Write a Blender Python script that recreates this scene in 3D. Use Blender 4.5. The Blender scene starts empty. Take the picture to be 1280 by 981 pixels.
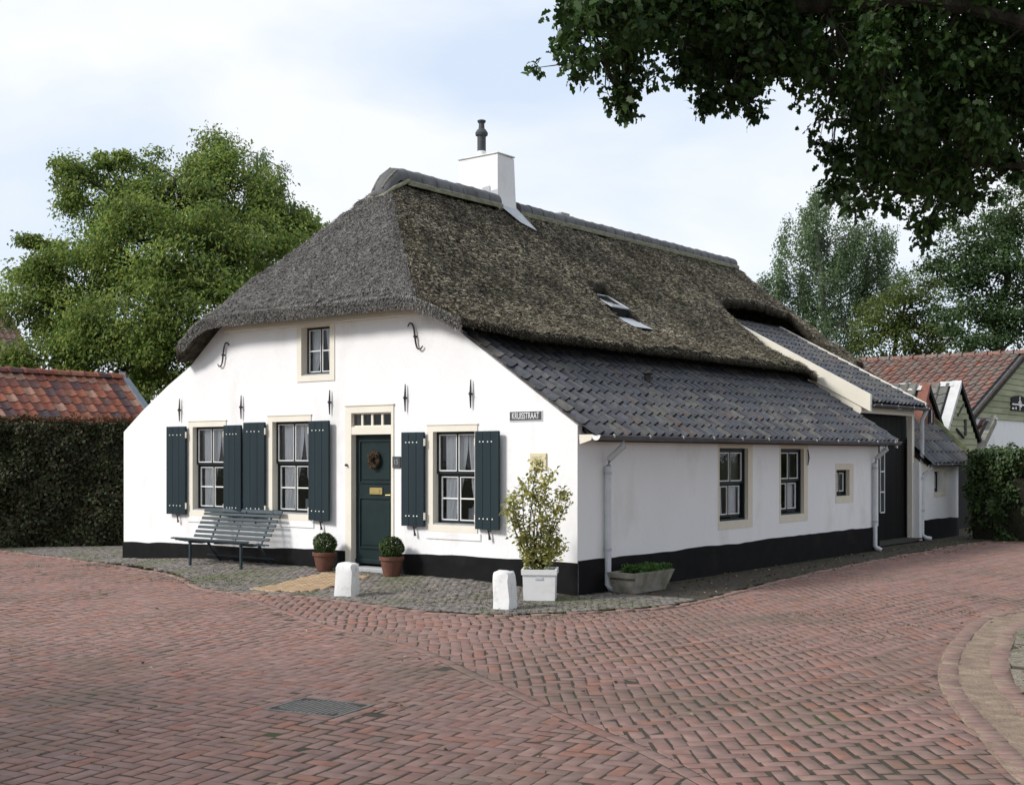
import bpy, math, random
import numpy as np
from mathutils import Matrix, Vector
R = math.radians
scene = bpy.context.scene
COL = scene.collection

# ------------------------------------------------------------------ camera, sky, sun, exposure
cam_d = bpy.data.cameras.new("camera"); cam = bpy.data.objects.new("camera", cam_d); COL.objects.link(cam)
cam.location = (9.02, -12.80, 1.75); cam.rotation_euler = (R(90), 0, R(38.17))
cam_d.sensor_width = 36; cam_d.lens = 43.99; cam_d.shift_y = 0.0621
cam_d.clip_start = 0.1; cam_d.clip_end = 3000
scene.camera = cam
scene.view_settings.view_transform = 'Standard'; scene.view_settings.look = 'None'
scene.view_settings.gamma = 1; scene.view_settings.use_curve_mapping = False
scene.view_settings.exposure = 0.15
scene.render.resolution_x = 1024; scene.render.resolution_y = 784

SUN_EL = R(35); SUN_AZ = math.atan2(-0.53, -0.85)       # the sun stands over the left street, behind the camera
sdir = Vector((math.sin(SUN_AZ)*math.cos(SUN_EL), math.cos(SUN_AZ)*math.cos(SUN_EL), math.sin(SUN_EL)))
sun_d = bpy.data.lights.new("sun", 'SUN'); sun_d.energy = 3.2; sun_d.angle = R(13.0); sun_d.color = (1.0, 0.965, 0.92)
sun = bpy.data.objects.new("sun", sun_d); COL.objects.link(sun)
sun.rotation_euler = (-sdir).to_track_quat('-Z', 'Y').to_euler()

world = bpy.data.worlds.new("World"); scene.world = world; world.use_nodes = True
wt = world.node_tree; wt.nodes.clear()
def wn(t, **k):
    n = wt.nodes.new(t)
    for a, v in k.items(): setattr(n, a, v)
    return n
wout = wn('ShaderNodeOutputWorld'); wbg = wn('ShaderNodeBackground'); wbg.inputs['Strength'].default_value = 0.15
sky = wn('ShaderNodeTexSky', sky_type='NISHITA', sun_disc=False, sun_elevation=SUN_EL, sun_rotation=SUN_AZ, air_density=1.0, dust_density=0.6, ozone_density=1.5)
tc = wn('ShaderNodeTexCoord'); mp = wn('ShaderNodeMapping'); mp.inputs['Scale'].default_value = (1.0, 1.0, 2.4); mp.inputs['Location'].default_value = (0.35, 0.9, 0.1)
nz = wn('ShaderNodeTexNoise'); nz.inputs['Scale'].default_value = 2.3; nz.inputs['Detail'].default_value = 7; nz.inputs['Roughness'].default_value = 0.52; nz.inputs['Distortion'].default_value = 0.25
rp = wn('ShaderNodeValToRGB'); rp.color_ramp.elements[0].position = 0.36; rp.color_ramp.elements[0].color = (0.0,0.0,0.0,1); rp.color_ramp.elements[1].position = 0.60; rp.color_ramp.elements[1].color = (1,1,1,1)
nz2 = wn('ShaderNodeTexNoise'); nz2.inputs['Scale'].default_value = 4.0; nz2.inputs['Detail'].default_value = 5
rp2 = wn('ShaderNodeValToRGB'); rp2.color_ramp.elements[0].position = 0.3; rp2.color_ramp.elements[0].color = (5.6,5.85,6.25,1); rp2.color_ramp.elements[1].position = 0.75; rp2.color_ramp.elements[1].color = (6.35,6.4,6.5,1)
wmix = wn('ShaderNodeMix', data_type='RGBA')
L = wt.links.new
L(tc.outputs['Generated'], mp.inputs['Vector']); L(mp.outputs['Vector'], nz.inputs['Vector']); L(mp.outputs['Vector'], nz2.inputs['Vector'])
L(nz.outputs['Fac'], rp.inputs['Fac']); L(nz2.outputs['Fac'], rp2.inputs['Fac'])
veil = wn('ShaderNodeMix', data_type='RGBA'); veil.inputs['Factor'].default_value = 0.86; veil.inputs['B'].default_value = (4.6,5.25,6.2,1)      # thin high veil over the blue
L(sky.outputs['Color'], veil.inputs['A']); L(rp.outputs['Color'], wmix.inputs['Factor']); L(veil.outputs['Result'], wmix.inputs['A']); L(rp2.outputs['Color'], wmix.inputs['B'])
L(wmix.outputs['Result'], wbg.inputs['Color']); L(wbg.outputs['Background'], wout.inputs['Surface'])

# ------------------------------------------------------------------ materials
MATS = {}
def mat(name, cols, rough=0.8, scale=4.0, detail=6, bump=0.0, bscale=40.0, bdist=0.02, island=None, spec=0.3, metal=0.0,
        stain=None, stain_scale=0.7, stain_pos=(0.5, 0.7), trans=0.0, stretch=(1,1,1), jitter=0.0, bump2=None):
    """cols: colours of a noise ramp; island: colours picked for each piece; stain: a second colour in broad patches"""
    m = bpy.data.materials.new(name); m.use_nodes = True; MATS[name] = m
    nt = m.node_tree; nt.nodes.clear(); N = nt.nodes.new; K = nt.links.new
    out = N('ShaderNodeOutputMaterial'); b = N('ShaderNodeBsdfPrincipled')
    b.inputs['Roughness'].default_value = rough; b.inputs['Specular IOR Level'].default_value = spec; b.inputs['Metallic'].default_value = metal
    geo = N('ShaderNodeNewGeometry'); mpn = N('ShaderNodeMapping'); mpn.inputs['Scale'].default_value = stretch
    K(geo.outputs['Position'], mpn.inputs['Vector'])
    def ramp(cl, a=0.3, z=0.7, interp='LINEAR'):
        r = N('ShaderNodeValToRGB'); r.color_ramp.interpolation = interp
        e = r.color_ramp.elements
        while len(e) < len(cl): e.new(0.5)
        for i, c in enumerate(cl):
            e[i].position = a + (z-a)*i/max(1, len(cl)-1); e[i].color = (c[0], c[1], c[2], 1)
        return r
    n1 = N('ShaderNodeTexNoise'); n1.inputs['Scale'].default_value = scale; n1.inputs['Detail'].default_value = detail
    K(mpn.outputs['Vector'], n1.inputs['Vector'])
    r1 = ramp(cols if len(cols) > 1 else cols*2); K(n1.outputs['Fac'], r1.inputs['Fac'])
    col = r1.outputs['Color']
    if island:
        oi = N('ShaderNodeObjectInfo'); ad = N('ShaderNodeMath'); ad.operation = 'ADD'; fr = N('ShaderNodeMath'); fr.operation = 'FRACT'
        K(oi.outputs['Random'], ad.inputs[0]); K(geo.outputs['Random Per Island'], ad.inputs[1]); K(ad.outputs[0], fr.inputs[0])
        r2 = ramp(island, 0.0, 1.0 - 1.0/len(island) if len(island) > 3 else 1.0, 'CONSTANT' if len(island) > 5 else 'LINEAR'); K(fr.outputs[0], r2.inputs['Fac'])
        mx = N('ShaderNodeMix'); mx.data_type = 'RGBA'; mx.blend_type = 'MULTIPLY'; mx.inputs['Factor'].default_value = 1.0
        K(r2.outputs['Color'], mx.inputs['A']); K(col, mx.inputs['B']); col = mx.outputs['Result']
    if stain:
        n2 = N('ShaderNodeTexNoise'); n2.inputs['Scale'].default_value = stain_scale; n2.inputs['Detail'].default_value = 7; n2.inputs['Roughness'].default_value = 0.62
        K(mpn.outputs['Vector'], n2.inputs['Vector'])
        r3 = ramp([(0,0,0), (1,1,1)], *stain_pos); K(n2.outputs['Fac'], r3.inputs['Fac'])
        mx = N('ShaderNodeMix'); mx.data_type = 'RGBA'; K(r3.outputs['Color'], mx.inputs['Factor']); K(col, mx.inputs['A'])
        mx.inputs['B'].default_value = (*stain, 1); col = mx.outputs['Result']
    K(col, b.inputs['Base Color'])
    if bump:
        nb = N('ShaderNodeTexNoise'); nb.inputs['Scale'].default_value = bscale; nb.inputs['Detail'].default_value = 5
        K(mpn.outputs['Vector'], nb.inputs['Vector']); h = nb.outputs['Fac']
        if bump2:
            nc = N('ShaderNodeTexNoise'); nc.inputs['Scale'].default_value = bump2[0]; nc.inputs['Detail'].default_value = 3
            K(mpn.outputs['Vector'], nc.inputs['Vector']); ml = N('ShaderNodeMath'); ml.operation = 'MULTIPLY_ADD'; ml.inputs[1].default_value = bump2[1]
            K(nc.outputs['Fac'], ml.inputs[0]); K(h, ml.inputs[2]); h = ml.outputs[0]
        bp = N('ShaderNodeBump'); bp.inputs['Strength'].default_value = bump; bp.inputs['Distance'].default_value = bdist
        K(h, bp.inputs['Height']); K(bp.outputs['Normal'], b.inputs['Normal'])
    if trans:
        t = N('ShaderNodeBsdfTranslucent'); K(col, t.inputs['Color']); ms = N('ShaderNodeMixShader'); ms.inputs['Fac'].default_value = trans
        K(b.outputs[0], ms.inputs[1]); K(t.outputs[0], ms.inputs[2]); K(ms.outputs[0], out.inputs['Surface'])
    else:
        K(b.outputs[0], out.inputs['Surface'])
    return m
def glassmat(name, tint, refl=0.08):
    m = bpy.data.materials.new(name); m.use_nodes = True; MATS[name] = m
    nt = m.node_tree; nt.nodes.clear(); N = nt.nodes.new; K = nt.links.new
    out = N('ShaderNodeOutputMaterial'); t = N('ShaderNodeBsdfTransparent'); t.inputs['Color'].default_value = (*tint, 1)
    g = N('ShaderNodeBsdfGlossy'); g.inputs['Roughness'].default_value = 0.02
    lw = N('ShaderNodeFresnel'); lw.inputs['IOR'].default_value = 1.5; ms = N('ShaderNodeMixShader')
    tn = N('ShaderNodeTexNoise'); tn.inputs['Scale'].default_value = 3.0; bp = N('ShaderNodeBump'); bp.inputs['Strength'].default_value = 0.08; bp.inputs['Distance'].default_value = 0.02
    K(tn.outputs['Fac'], bp.inputs['Height']); K(bp.outputs['Normal'], g.inputs['Normal'])
    K(lw.outputs[0], ms.inputs[0]); K(t.outputs[0], ms.inputs[1]); K(g.outputs[0], ms.inputs[2]); K(ms.outputs[0], out.inputs['Surface'])
    return m

mat('plaster', [(0.79,0.785,0.785),(0.83,0.825,0.825)], 0.9, 1.3, 8, 0.35, 26, 0.012, stain=(0.66,0.64,0.61), stain_scale=1.3, stain_pos=(0.55,0.80), bump2=(2.2, 3.5), stretch=(1,1,0.55))
mat('plinth', [(0.006,0.006,0.0065),(0.011,0.0105,0.0105)], 0.85, 5, 6, 0.4, 30, 0.01, spec=0.15, stain=(0.026,0.023,0.021), stain_scale=1.4, stain_pos=(0.58,0.85))
mat('cream', [(0.72,0.675,0.575),(0.77,0.725,0.625)], 0.6, 3, 5, 0.1, 60, 0.004)
mat('cream_plaster', [(0.66,0.60,0.49),(0.71,0.655,0.545)], 0.85, 4, 5, 0.25, 30, 0.008)
mat('shutter', [(0.009,0.021,0.027),(0.014,0.028,0.035)], 0.55, 6, 5, 0.15, 70, 0.003, spec=0.25, stretch=(1,1,0.12))
mat('door', [(0.006,0.016,0.018),(0.009,0.022,0.023)], 0.5, 6, 5, 0.1, 70, 0.003, spec=0.25)
mat('sash', [(0.006,0.012,0.013),(0.010,0.016,0.018)], 0.5, 6)
mat('white_paint', [(0.76,0.76,0.74),(0.82,0.82,0.80)], 0.5, 6)
mat('iron', [(0.025,0.024,0.026),(0.05,0.045,0.045)], 0.65, 20, 5, 0.3, 90, 0.004)
mat('black_wood', [(0.003,0.003,0.003),(0.007,0.0065,0.006)], 0.8, 5, 6, 0.3, 30, 0.006, stretch=(1,1,0.1))
mat('zinc', [(0.38,0.40,0.43),(0.48,0.50,0.53)], 0.5, 6, 6, 0.1, 40, 0.004, spec=0.4)
mat('gutter', [(0.10,0.10,0.11),(0.16,0.16,0.17)], 0.6, 5)
mat('pipe', [(0.52,0.54,0.56),(0.62,0.64,0.66)], 0.55, 5, 6, stain=(0.30,0.31,0.31), stain_scale=3, stain_pos=(0.6,0.8))
mat('lead', [(0.22,0.23,0.25),(0.34,0.35,0.37)], 0.55, 5, 6, 0.2, 30, 0.006)
mat('thatch', [(0.026,0.023,0.018),(0.095,0.083,0.064)], 0.95, 9, 8, 1.0, 45, 0.05, stain=(0.045,0.055,0.022), stain_scale=0.9, stain_pos=(0.56,0.74), spec=0.05)
mat('thatch_grey_sunlit', [(0.08,0.076,0.071),(0.20,0.192,0.18)], 0.95, 9, 8, 1.0, 45, 0.05, spec=0.05)  # front hip: weathered grey, made paler for the sun falling on it
mat('reed', [(0.58,0.57,0.55),(1.15,1.15,1.12)], 0.9, 1.1, 6, island=[(0.060,0.056,0.050),(0.15,0.138,0.118),(0.27,0.247,0.205),(0.50,0.445,0.34)], stain=(0.055,0.062,0.026), stain_scale=0.8, stain_pos=(0.56,0.8), spec=0.08)
mat('reed_grey_sunlit', [(0.75,0.75,0.75),(1.1,1.1,1.1)], 0.95, 2.4, 6, island=[(0.135,0.129,0.122),(0.215,0.206,0.195),(0.285,0.273,0.258),(0.38,0.364,0.342)], spec=0.05)  # front reeds: weathering plus sunlight put into the colour
mat('reed_cut', [(0.6,0.6,0.6),(1.1,1.1,1.1)], 0.95, 6, 5, island=[(0.05,0.04,0.032),(0.10,0.08,0.062),(0.15,0.12,0.09)], spec=0.05)
mat('ridge_tile', [(0.085,0.085,0.09),(0.13,0.13,0.135)], 0.7, 6, 6, 0.2, 40, 0.005, island=[(0.8,0.8,0.8),(1.2,1.2,1.2)], stain=(0.14,0.15,0.09), stain_scale=2.0, stain_pos=(0.6,0.8))
mat('mortar', [(0.17,0.17,0.11),(0.30,0.29,0.22)], 0.95, 9, 7, 0.6, 50, 0.02)
mat('black_tile', [(0.98,0.96,0.92),(1.75,1.70,1.62)], 0.52, 14, 6, 0.25, 60, 0.004, spec=0.45,
    island=[(0.030,0.033,0.042),(0.040,0.043,0.053),(0.026,0.028,0.036),(0.048,0.052,0.062),(0.034,0.036,0.044),(0.058,0.057,0.055),(0.042,0.046,0.056),(0.074,0.070,0.063),(0.030,0.032,0.040),(0.038,0.040,0.050),(0.060,0.046,0.044),(0.033,0.036,0.045)],
    stain=(0.16,0.155,0.13), stain_scale=2.2, stain_pos=(0.55,0.78))
mat('orange_tile', [(0.75,0.75,0.75),(1.15,1.15,1.15)], 0.75, 10, 6, 0.25, 60, 0.004, spec=0.25,
    island=[(0.24,0.085,0.055),(0.28,0.10,0.06),(0.19,0.075,0.055),(0.10,0.06,0.06),(0.26,0.11,0.07),(0.21,0.07,0.05),(0.075,0.06,0.065),(0.30,0.13,0.085),(0.17,0.07,0.055),(0.25,0.09,0.055),(0.33,0.19,0.14),(0.13,0.07,0.06)])
mat('red_tile', [(0.6,0.6,0.6),(1.2,1.2,1.2)], 0.8, 6, 7, 0.25, 60, 0.004, spec=0.2,
    island=[(0.22,0.105,0.080),(0.25,0.105,0.075),(0.19,0.105,0.088),(0.28,0.12,0.085),(0.21,0.12,0.10),(0.18,0.105,0.092)], stain=(0.165,0.145,0.125), stain_scale=3.2, stain_pos=(0.42,0.62))
mat('grey_tile', [(0.7,0.7,0.7),(1.2,1.2,1.2)], 0.8, 8, 6, 0.2, 60, 0.004, island=[(0.12,0.12,0.11),(0.17,0.165,0.15),(0.14,0.14,0.125)])
BR = [(0.254,0.152,0.127),(0.236,0.152,0.131),(0.265,0.155,0.127),(0.229,0.15,0.132),(0.26,0.164,0.138),(0.241,0.138,0.115),(0.276,0.175,0.149),(0.237,0.157,0.136),(0.272,0.143,0.109),(0.247,0.156,0.134),(0.261,0.158,0.132),(0.227,0.144,0.124)]
mat('brick', [(0.80,0.80,0.80),(1.15,1.15,1.15)], 0.85, 9, 8, 0.22, 170, 0.004, island=BR, stain=(0.115,0.105,0.078), stain_scale=0.5, stain_pos=(0.50,0.82), spec=0.2)
mat('joint', [(0.040,0.033,0.024),(0.080,0.066,0.050)], 0.95, 14, 6, 0.5, 60, 0.01, stain=(0.050,0.065,0.022), stain_scale=0.7, stain_pos=(0.52,0.68))
mat('cobble', [(0.75,0.75,0.75),(1.15,1.15,1.15)], 0.85, 9, 7, 0.5, 50, 0.008, island=[(0.16,0.145,0.135),(0.20,0.18,0.165),(0.13,0.12,0.115),(0.22,0.19,0.17)], stain=(0.12,0.13,0.065), stain_scale=0.9, stain_pos=(0.48,0.66))
mat('yellow_brick', [(0.85,0.85,0.85),(1.1,1.1,1.1)], 0.85, 9, 6, 0.3, 50, 0.005, island=[(0.36,0.25,0.15),(0.42,0.30,0.19),(0.32,0.22,0.135)])
mat('sand', [(0.20,0.145,0.105),(0.36,0.28,0.205)], 0.95, 7.0, 12, 0.9, 38, 0.02, stain=(0.21,0.145,0.115), stain_scale=3.2, stain_pos=(0.46,0.68))
mat('sandy', [(0.75,0.75,0.75),(1.2,1.2,1.2)], 0.9, 5, 8, 0.5, 50, 0.006, island=[(0.30,0.21,0.14),(0.27,0.17,0.115),(0.33,0.24,0.165)], stain=(0.34,0.27,0.19), stain_scale=1.4, stain_pos=(0.42,0.6))
mat('kerb_brick', [(0.8,0.8,0.8),(1.15,1.15,1.15)], 0.85, 7, 8, 0.25, 150, 0.004, island=[(0.23,0.145,0.125),(0.26,0.17,0.14),(0.21,0.135,0.12)], stain=(0.30,0.23,0.17), stain_scale=1.6, stain_pos=(0.5,0.7))
mat('soil', [(0.035,0.030,0.022),(0.085,0.072,0.055)], 0.97, 12, 8, 0.8, 40, 0.02, stain=(0.045,0.055,0.022), stain_scale=1.2, stain_pos=(0.55,0.7))
mat('gravel', [(0.14,0.12,0.09),(0.34,0.30,0.24)], 0.95, 30, 8, 0.9, 60, 0.02, stain=(0.10,0.11,0.045), stain_scale=3, stain_pos=(0.5,0.62))
mat('terrain', [(0.05,0.06,0.025),(0.10,0.11,0.05)], 0.95, 1.5, 8, 0.5, 20, 0.03)
mat('stone_white', [(0.70,0.70,0.68),(0.79,0.79,0.78)], 0.9, 6, 7, 0.35, 30, 0.012, stain=(0.40,0.39,0.35), stain_scale=7, stain_pos=(0.56,0.78))
mat('concrete', [(0.20,0.19,0.16),(0.34,0.32,0.28)], 0.95, 7, 8, 0.6, 50, 0.01, stain=(0.13,0.14,0.08), stain_scale=4, stain_pos=(0.5,0.7))
mat('bluestone', [(0.34,0.35,0.36),(0.44,0.45,0.46)], 0.8, 6)
mat('terracotta', [(0.11,0.048,0.034),(0.17,0.075,0.05)], 0.7, 8, 6, 0.15, 40, 0.005, stain=(0.20,0.15,0.11), stain_scale=7, stain_pos=(0.6,0.8))
mat('white_pot', [(0.72,0.72,0.71),(0.78,0.78,0.77)], 0.45, 5, 6, stain=(0.6,0.59,0.56), stain_scale=4, stain_pos=(0.6,0.85))
mat('bench_paint', [(0.016,0.032,0.040),(0.028,0.046,0.055)], 0.30, 8, 5, 0.1, 60, 0.003, spec=0.5)
mat('brass', [(0.55,0.42,0.16),(0.65,0.5,0.22)], 0.35, 10, metal=0.9)
mat('wreath', [(0.05,0.03,0.018),(0.14,0.085,0.05)], 0.9, 25, 6, 0.8, 60, 0.02)
mat('curtain', [(0.86,0.88,0.92),(0.93,0.94,0.96)], 0.9, 4, trans=0.10)
mat('red_cloth', [(0.30,0.03,0.035),(0.4,0.05,0.05)], 0.9, 4)
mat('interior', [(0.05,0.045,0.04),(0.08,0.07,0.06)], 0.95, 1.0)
mat('sign_dark', [(0.055,0.062,0.075),(0.07,0.078,0.09)], 0.5, 8)
mat('sign_grey', [(0.05,0.055,0.06),(0.07,0.075,0.08)], 0.6, 8)
mat('plaque', [(0.62,0.54,0.36),(0.68,0.60,0.42)], 0.6, 8)
mat('plaque_text', [(0.30,0.26,0.17)], 0.6, 8)
mat('lettering', [(0.8,0.8,0.78)], 0.5, 4)
mat('number_grey', [(0.32,0.33,0.33)], 0.5, 4)
mat('wall_brick', [(0.85,0.85,0.85),(1.1,1.1,1.1)], 0.85, 9, 6, 0.3, 50, 0.005, island=[(0.24,0.10,0.07),(0.19,0.085,0.065),(0.28,0.13,0.09)])
mat('green_board', [(0.75,0.75,0.75),(1.15,1.15,1.15)], 0.85, 7, 6, 0.4, 30, 0.006, island=[(0.31,0.32,0.20),(0.35,0.36,0.235),(0.27,0.285,0.175)], stretch=(1,0.15,1))
mat('moss_board', [(0.10,0.11,0.06),(0.20,0.20,0.10)], 0.95, 8, 6, 0.5, 30, 0.01)
mat('grey_paint', [(0.50,0.50,0.49),(0.58,0.58,0.57)], 0.6, 6)
mat('blue_slate', [(0.14,0.17,0.20),(0.20,0.23,0.26)], 0.6, 6)
mat('bark', [(0.022,0.018,0.013),(0.055,0.046,0.036)], 0.95, 10, 7, 0.8, 30, 0.03, stretch=(1,1,0.25))
mat('birch_bark', [(0.14,0.13,0.12),(0.38,0.37,0.35)], 0.9, 6, 6, 0.3, 30, 0.01)
LF = [(0.55,0.55,0.55),(1.25,1.25,1.25)]
mat('walnut_leaf', LF, 0.55, 0.8, 5, island=[(0.092,0.160,0.042),(0.14,0.222,0.055),(0.205,0.29,0.066),(0.31,0.365,0.085)], trans=0.5, spec=0.3)
mat('birch_leaf', LF, 0.6, 0.9, 5, island=[(0.10,0.165,0.078),(0.15,0.22,0.105),(0.20,0.27,0.13)], trans=0.45, spec=0.3)
mat('mid_leaf', LF, 0.6, 0.9, 5, island=[(0.07,0.12,0.032),(0.125,0.17,0.044),(0.21,0.23,0.06)], trans=0.45, spec=0.3)
mat('far_oak_leaf', LF, 0.6, 0.9, 5, island=[(0.042,0.088,0.030),(0.070,0.125,0.042),(0.115,0.17,0.06)], trans=0.4, spec=0.3)
mat('oak_leaf', LF, 0.5, 1.2, 5, island=[(0.022,0.050,0.012),(0.038,0.080,0.016),(0.065,0.115,0.024)], trans=0.30, spec=0.35)
mat('hedge_leaf', LF, 0.6, 2.0, 5, island=[(0.026,0.044,0.015),(0.046,0.062,0.022),(0.072,0.080,0.032),(0.05,0.040,0.022)], trans=0.2, spec=0.25)
mat('hedge_tip', LF, 0.6, 2.0, 5, island=[(0.16,0.06,0.035),(0.20,0.085,0.045),(0.09,0.07,0.03)], trans=0.3, spec=0.25)
mat('ivy_leaf', LF, 0.5, 2.0, 5, island=[(0.025,0.055,0.016),(0.045,0.085,0.022),(0.085,0.13,0.032)], trans=0.25, spec=0.35)
mat('box_leaf', LF, 0.5, 6.0, 5, island=[(0.025,0.055,0.012),(0.045,0.080,0.016),(0.075,0.11,0.026)], trans=0.25, spec=0.35)
mat('shrub_leaf', LF, 0.5, 3.0, 5, island=[(0.13,0.18,0.05),(0.28,0.30,0.085),(0.43,0.42,0.12),(0.52,0.48,0.17)], trans=0.3, spec=0.35)
mat('herb_leaf', LF, 0.5, 6.0, 5, island=[(0.05,0.13,0.022),(0.08,0.18,0.03),(0.04,0.09,0.018)], trans=0.3, spec=0.3)
mat('grass_leaf', LF, 0.7, 6.0, 5, island=[(0.06,0.09,0.022),(0.10,0.125,0.035),(0.08,0.07,0.03)], trans=0.3, spec=0.2)
mat('litter', [(0.9,0.9,0.9),(1.1,1.1,1.1)], 0.9, 6, island=[(0.28,0.20,0.10),(0.16,0.10,0.05),(0.38,0.34,0.22),(0.10,0.07,0.04)])
glassmat('glass', (0.95,0.97,0.97)); 
mat('sky_glass', [(0.02,0.022,0.025)], 0.04, 4, spec=0.8); mat('dark_glass', [(0.05,0.055,0.06),(0.09,0.095,0.10)], 0.08, 4, spec=0.5)
mat('iron_cover', [(0.05,0.052,0.055),(0.10,0.10,0.10)], 0.6, 20, 5, 0.3, 60, 0.004)
mat('iron_rib', [(0.12,0.115,0.105),(0.20,0.19,0.175)], 0.55, 20, 5, 0.3, 60, 0.004)

# ------------------------------------------------------------------ helpers
rng = np.random.default_rng(11); random.seed(11)
def link(o): COL.objects.link(o); return o
def fast_mesh(name, V, F, smooth=False):
    V = np.ascontiguousarray(V, dtype=np.float32); F = np.ascontiguousarray(F, dtype=np.int32)
    m = bpy.data.meshes.new(name); k = F.shape[1]
    m.vertices.add(len(V)); m.vertices.foreach_set('co', V.ravel())
    m.loops.add(F.size); m.loops.foreach_set('vertex_index', F.ravel())
    m.polygons.add(len(F)); m.polygons.foreach_set('loop_start', np.arange(0, F.size, k, dtype=np.int32))
    if smooth: m.polygons.foreach_set('use_smooth', np.ones(len(F), dtype=bool))
    m.update(calc_edges=True); return m
def mesh_obj(name, me, material, parent=None, kind=None):
    o = bpy.data.objects.new(name, me)
    if not len(me.materials): me.materials.append(MATS[material])
    link(o)
    if parent is not None:
        o.parent = parent; o.matrix_parent_inverse = Matrix.Translation(-Vector(parent.get('_loc', (0,0,0))))
    if kind: o['kind'] = kind
    return o
def thing(name, loc, label, cat, group=None):
    o = bpy.data.objects.new(name, None); o.empty_display_size = 0.2; o.location = loc; o['_loc'] = tuple(loc); link(o)
    return tag(o, label, cat, group)
def tag(o, label, cat, group=None):
    o['label'] = label; o['category'] = cat
    if group: o['group'] = group
    return o
FACADE = lambda u, o, v: (u, -o, v)                 # u along the wall, o outwards, v up
def SIDE(x0): return lambda u, o, v: (x0+o, u, v)
class MB:
    def __init__(s, xf=None): s.v = []; s.f = []; s.xf = xf or (lambda a, b, c: (a, b, c))
    def add(s, vs, fs):
        n = len(s.v); s.v += [s.xf(*p) for p in vs]; s.f += [tuple(i+n for i in f) for f in fs]; return s
    def box(s, a0, a1, b0, b1, c0, c1, bev=0.0):
        if bev:
            e = bev; vs = []; 
            for (A, B, C) in ((0,e,e),(e,0,e),(e,e,0)):
                for i in range(8):
                    vs.append(((a0+A) if not i & 1 else (a1-A), (b0+B) if not i & 2 else (b1-B), (c0+C) if not i & 4 else (c1-C)))
            fs = []
            q = lambda k, l: [k*8+i for i in l]
            fs += [q(0,(0,4,6,2)), q(0,(1,3,7,5)), q(1,(0,1,5,4)), q(1,(2,6,7,3)), q(2,(0,2,3,1)), q(2,(4,5,7,6))]
            for i in range(8):
                fs.append((i, 8+i, 16+i))
            for i in range(8):
                if not i & 1: j = i | 1; fs.append((8+i, 8+j, 16+j, 16+i))
                if not i & 2: j = i | 2; fs.append((i, j, 16+j, 16+i))
                if not i & 4: j = i | 4; fs.append((i, j, 8+j, 8+i))
            return s.add(vs, fs)
        vs = [(a0,b0,c0),(a1,b0,c0),(a1,b1,c0),(a0,b1,c0),(a0,b0,c1),(a1,b0,c1),(a1,b1,c1),(a0,b1,c1)]
        return s.add(vs, [(0,3,2,1),(4,5,6,7),(0,1,5,4),(1,2,6,5),(2,3,7,6),(3,0,4,7)])
    def prism(s, poly, axis, a, b):
        """poly of 2-d points, extruded along axis (0,1,2) from a to b"""
        def p3(p, t): q = list(p); q.insert(axis, t); return tuple(q)
        n = len(poly); vs = [p3(p, a) for p in poly] + [p3(p, b) for p in poly]
        fs = [tuple(range(n))[::-1], tuple(range(n, 2*n))] + [(i, (i+1) % n, n+(i+1) % n, n+i) for i in range(n)]
        return s.add(vs, fs)
    def tube(s, pts, rad, n=8, cap=True):
        pts = [Vector(p) for p in pts]; rad = rad if hasattr(rad, '__len__') else [rad]*len(pts); vs = []; fs = []
        for i, p in enumerate(pts):
            d = (pts[min(i+1, len(pts)-1)] - pts[max(i-1, 0)]).normalized()
            a = Vector((0,0,1)) if abs(d.z) < 0.9 else Vector((1,0,0))
            x = d.cross(a).normalized(); y = d.cross(x)
            for k in range(n):
                t = 2*math.pi*k/n; vs.append(tuple(p + (x*math.cos(t) + y*math.sin(t))*rad[i]))
        for i in range(len(pts)-1):
            for k in range(n): fs.append((i*n+k, i*n+(k+1) % n, (i+1)*n+(k+1) % n, (i+1)*n+k))
        if cap: fs += [tuple(range(n)), tuple(range((len(pts)-1)*n, len(pts)*n))[::-1]]
        return s.add(vs, fs)
    def lathe(s, c, prof, n=20):
        vs = []; fs = []
        for (r, z) in prof:
            for k in range(n): t = 2*math.pi*k/n; vs.append((c[0]+r*math.cos(t), c[1]+r*math.sin(t), c[2]+z))
        for i in range(len(prof)-1):
            for k in range(n): fs.append((i*n+k, i*n+(k+1) % n, (i+1)*n+(k+1) % n, (i+1)*n+k))
        fs += [tuple(range(n))[::-1], tuple(range((len(prof)-1)*n, len(prof)*n))]
        return s.add(vs, fs)
    def mesh(s, name, smooth=False):
        m = bpy.data.meshes.new(name); m.from_pydata(s.v, [], s.f); m.update()
        if smooth:
            m.polygons.foreach_set('use_smooth', [True]*len(m.polygons)); 
            try: m.set_sharp_from_angle(angle=R(35))
            except Exception: pass
        return m
    def build(s, name, material, parent=None, smooth=False, kind=None):
        return mesh_obj(name, s.mesh(name, smooth), material, parent, kind)
_lat = np.random.default_rng(3).random((128, 128))
def vnoise(x, y):
    x = np.asarray(x, float); y = np.asarray(y, float)
    xi = np.floor(x).astype(int); yi = np.floor(y).astype(int); fx = x-xi; fy = y-yi
    fx = fx*fx*(3-2*fx); fy = fy*fy*(3-2*fy)
    g = lambda a, b: _lat[a % 128, b % 128]
    return (g(xi,yi)*(1-fx)+g(xi+1,yi)*fx)*(1-fy) + (g(xi,yi+1)*(1-fx)+g(xi+1,yi+1)*fx)*fy
def fbm(x, y, o=4): return sum((vnoise(x*2**i+17*i, y*2**i+31*i)-0.5)*0.55**i for i in range(o))
sstep = lambda t: (lambda c: c*c*(3-2*c))(np.clip(t, 0, 1))
def lerp(a, b, t): return a+(b-a)*t
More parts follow.
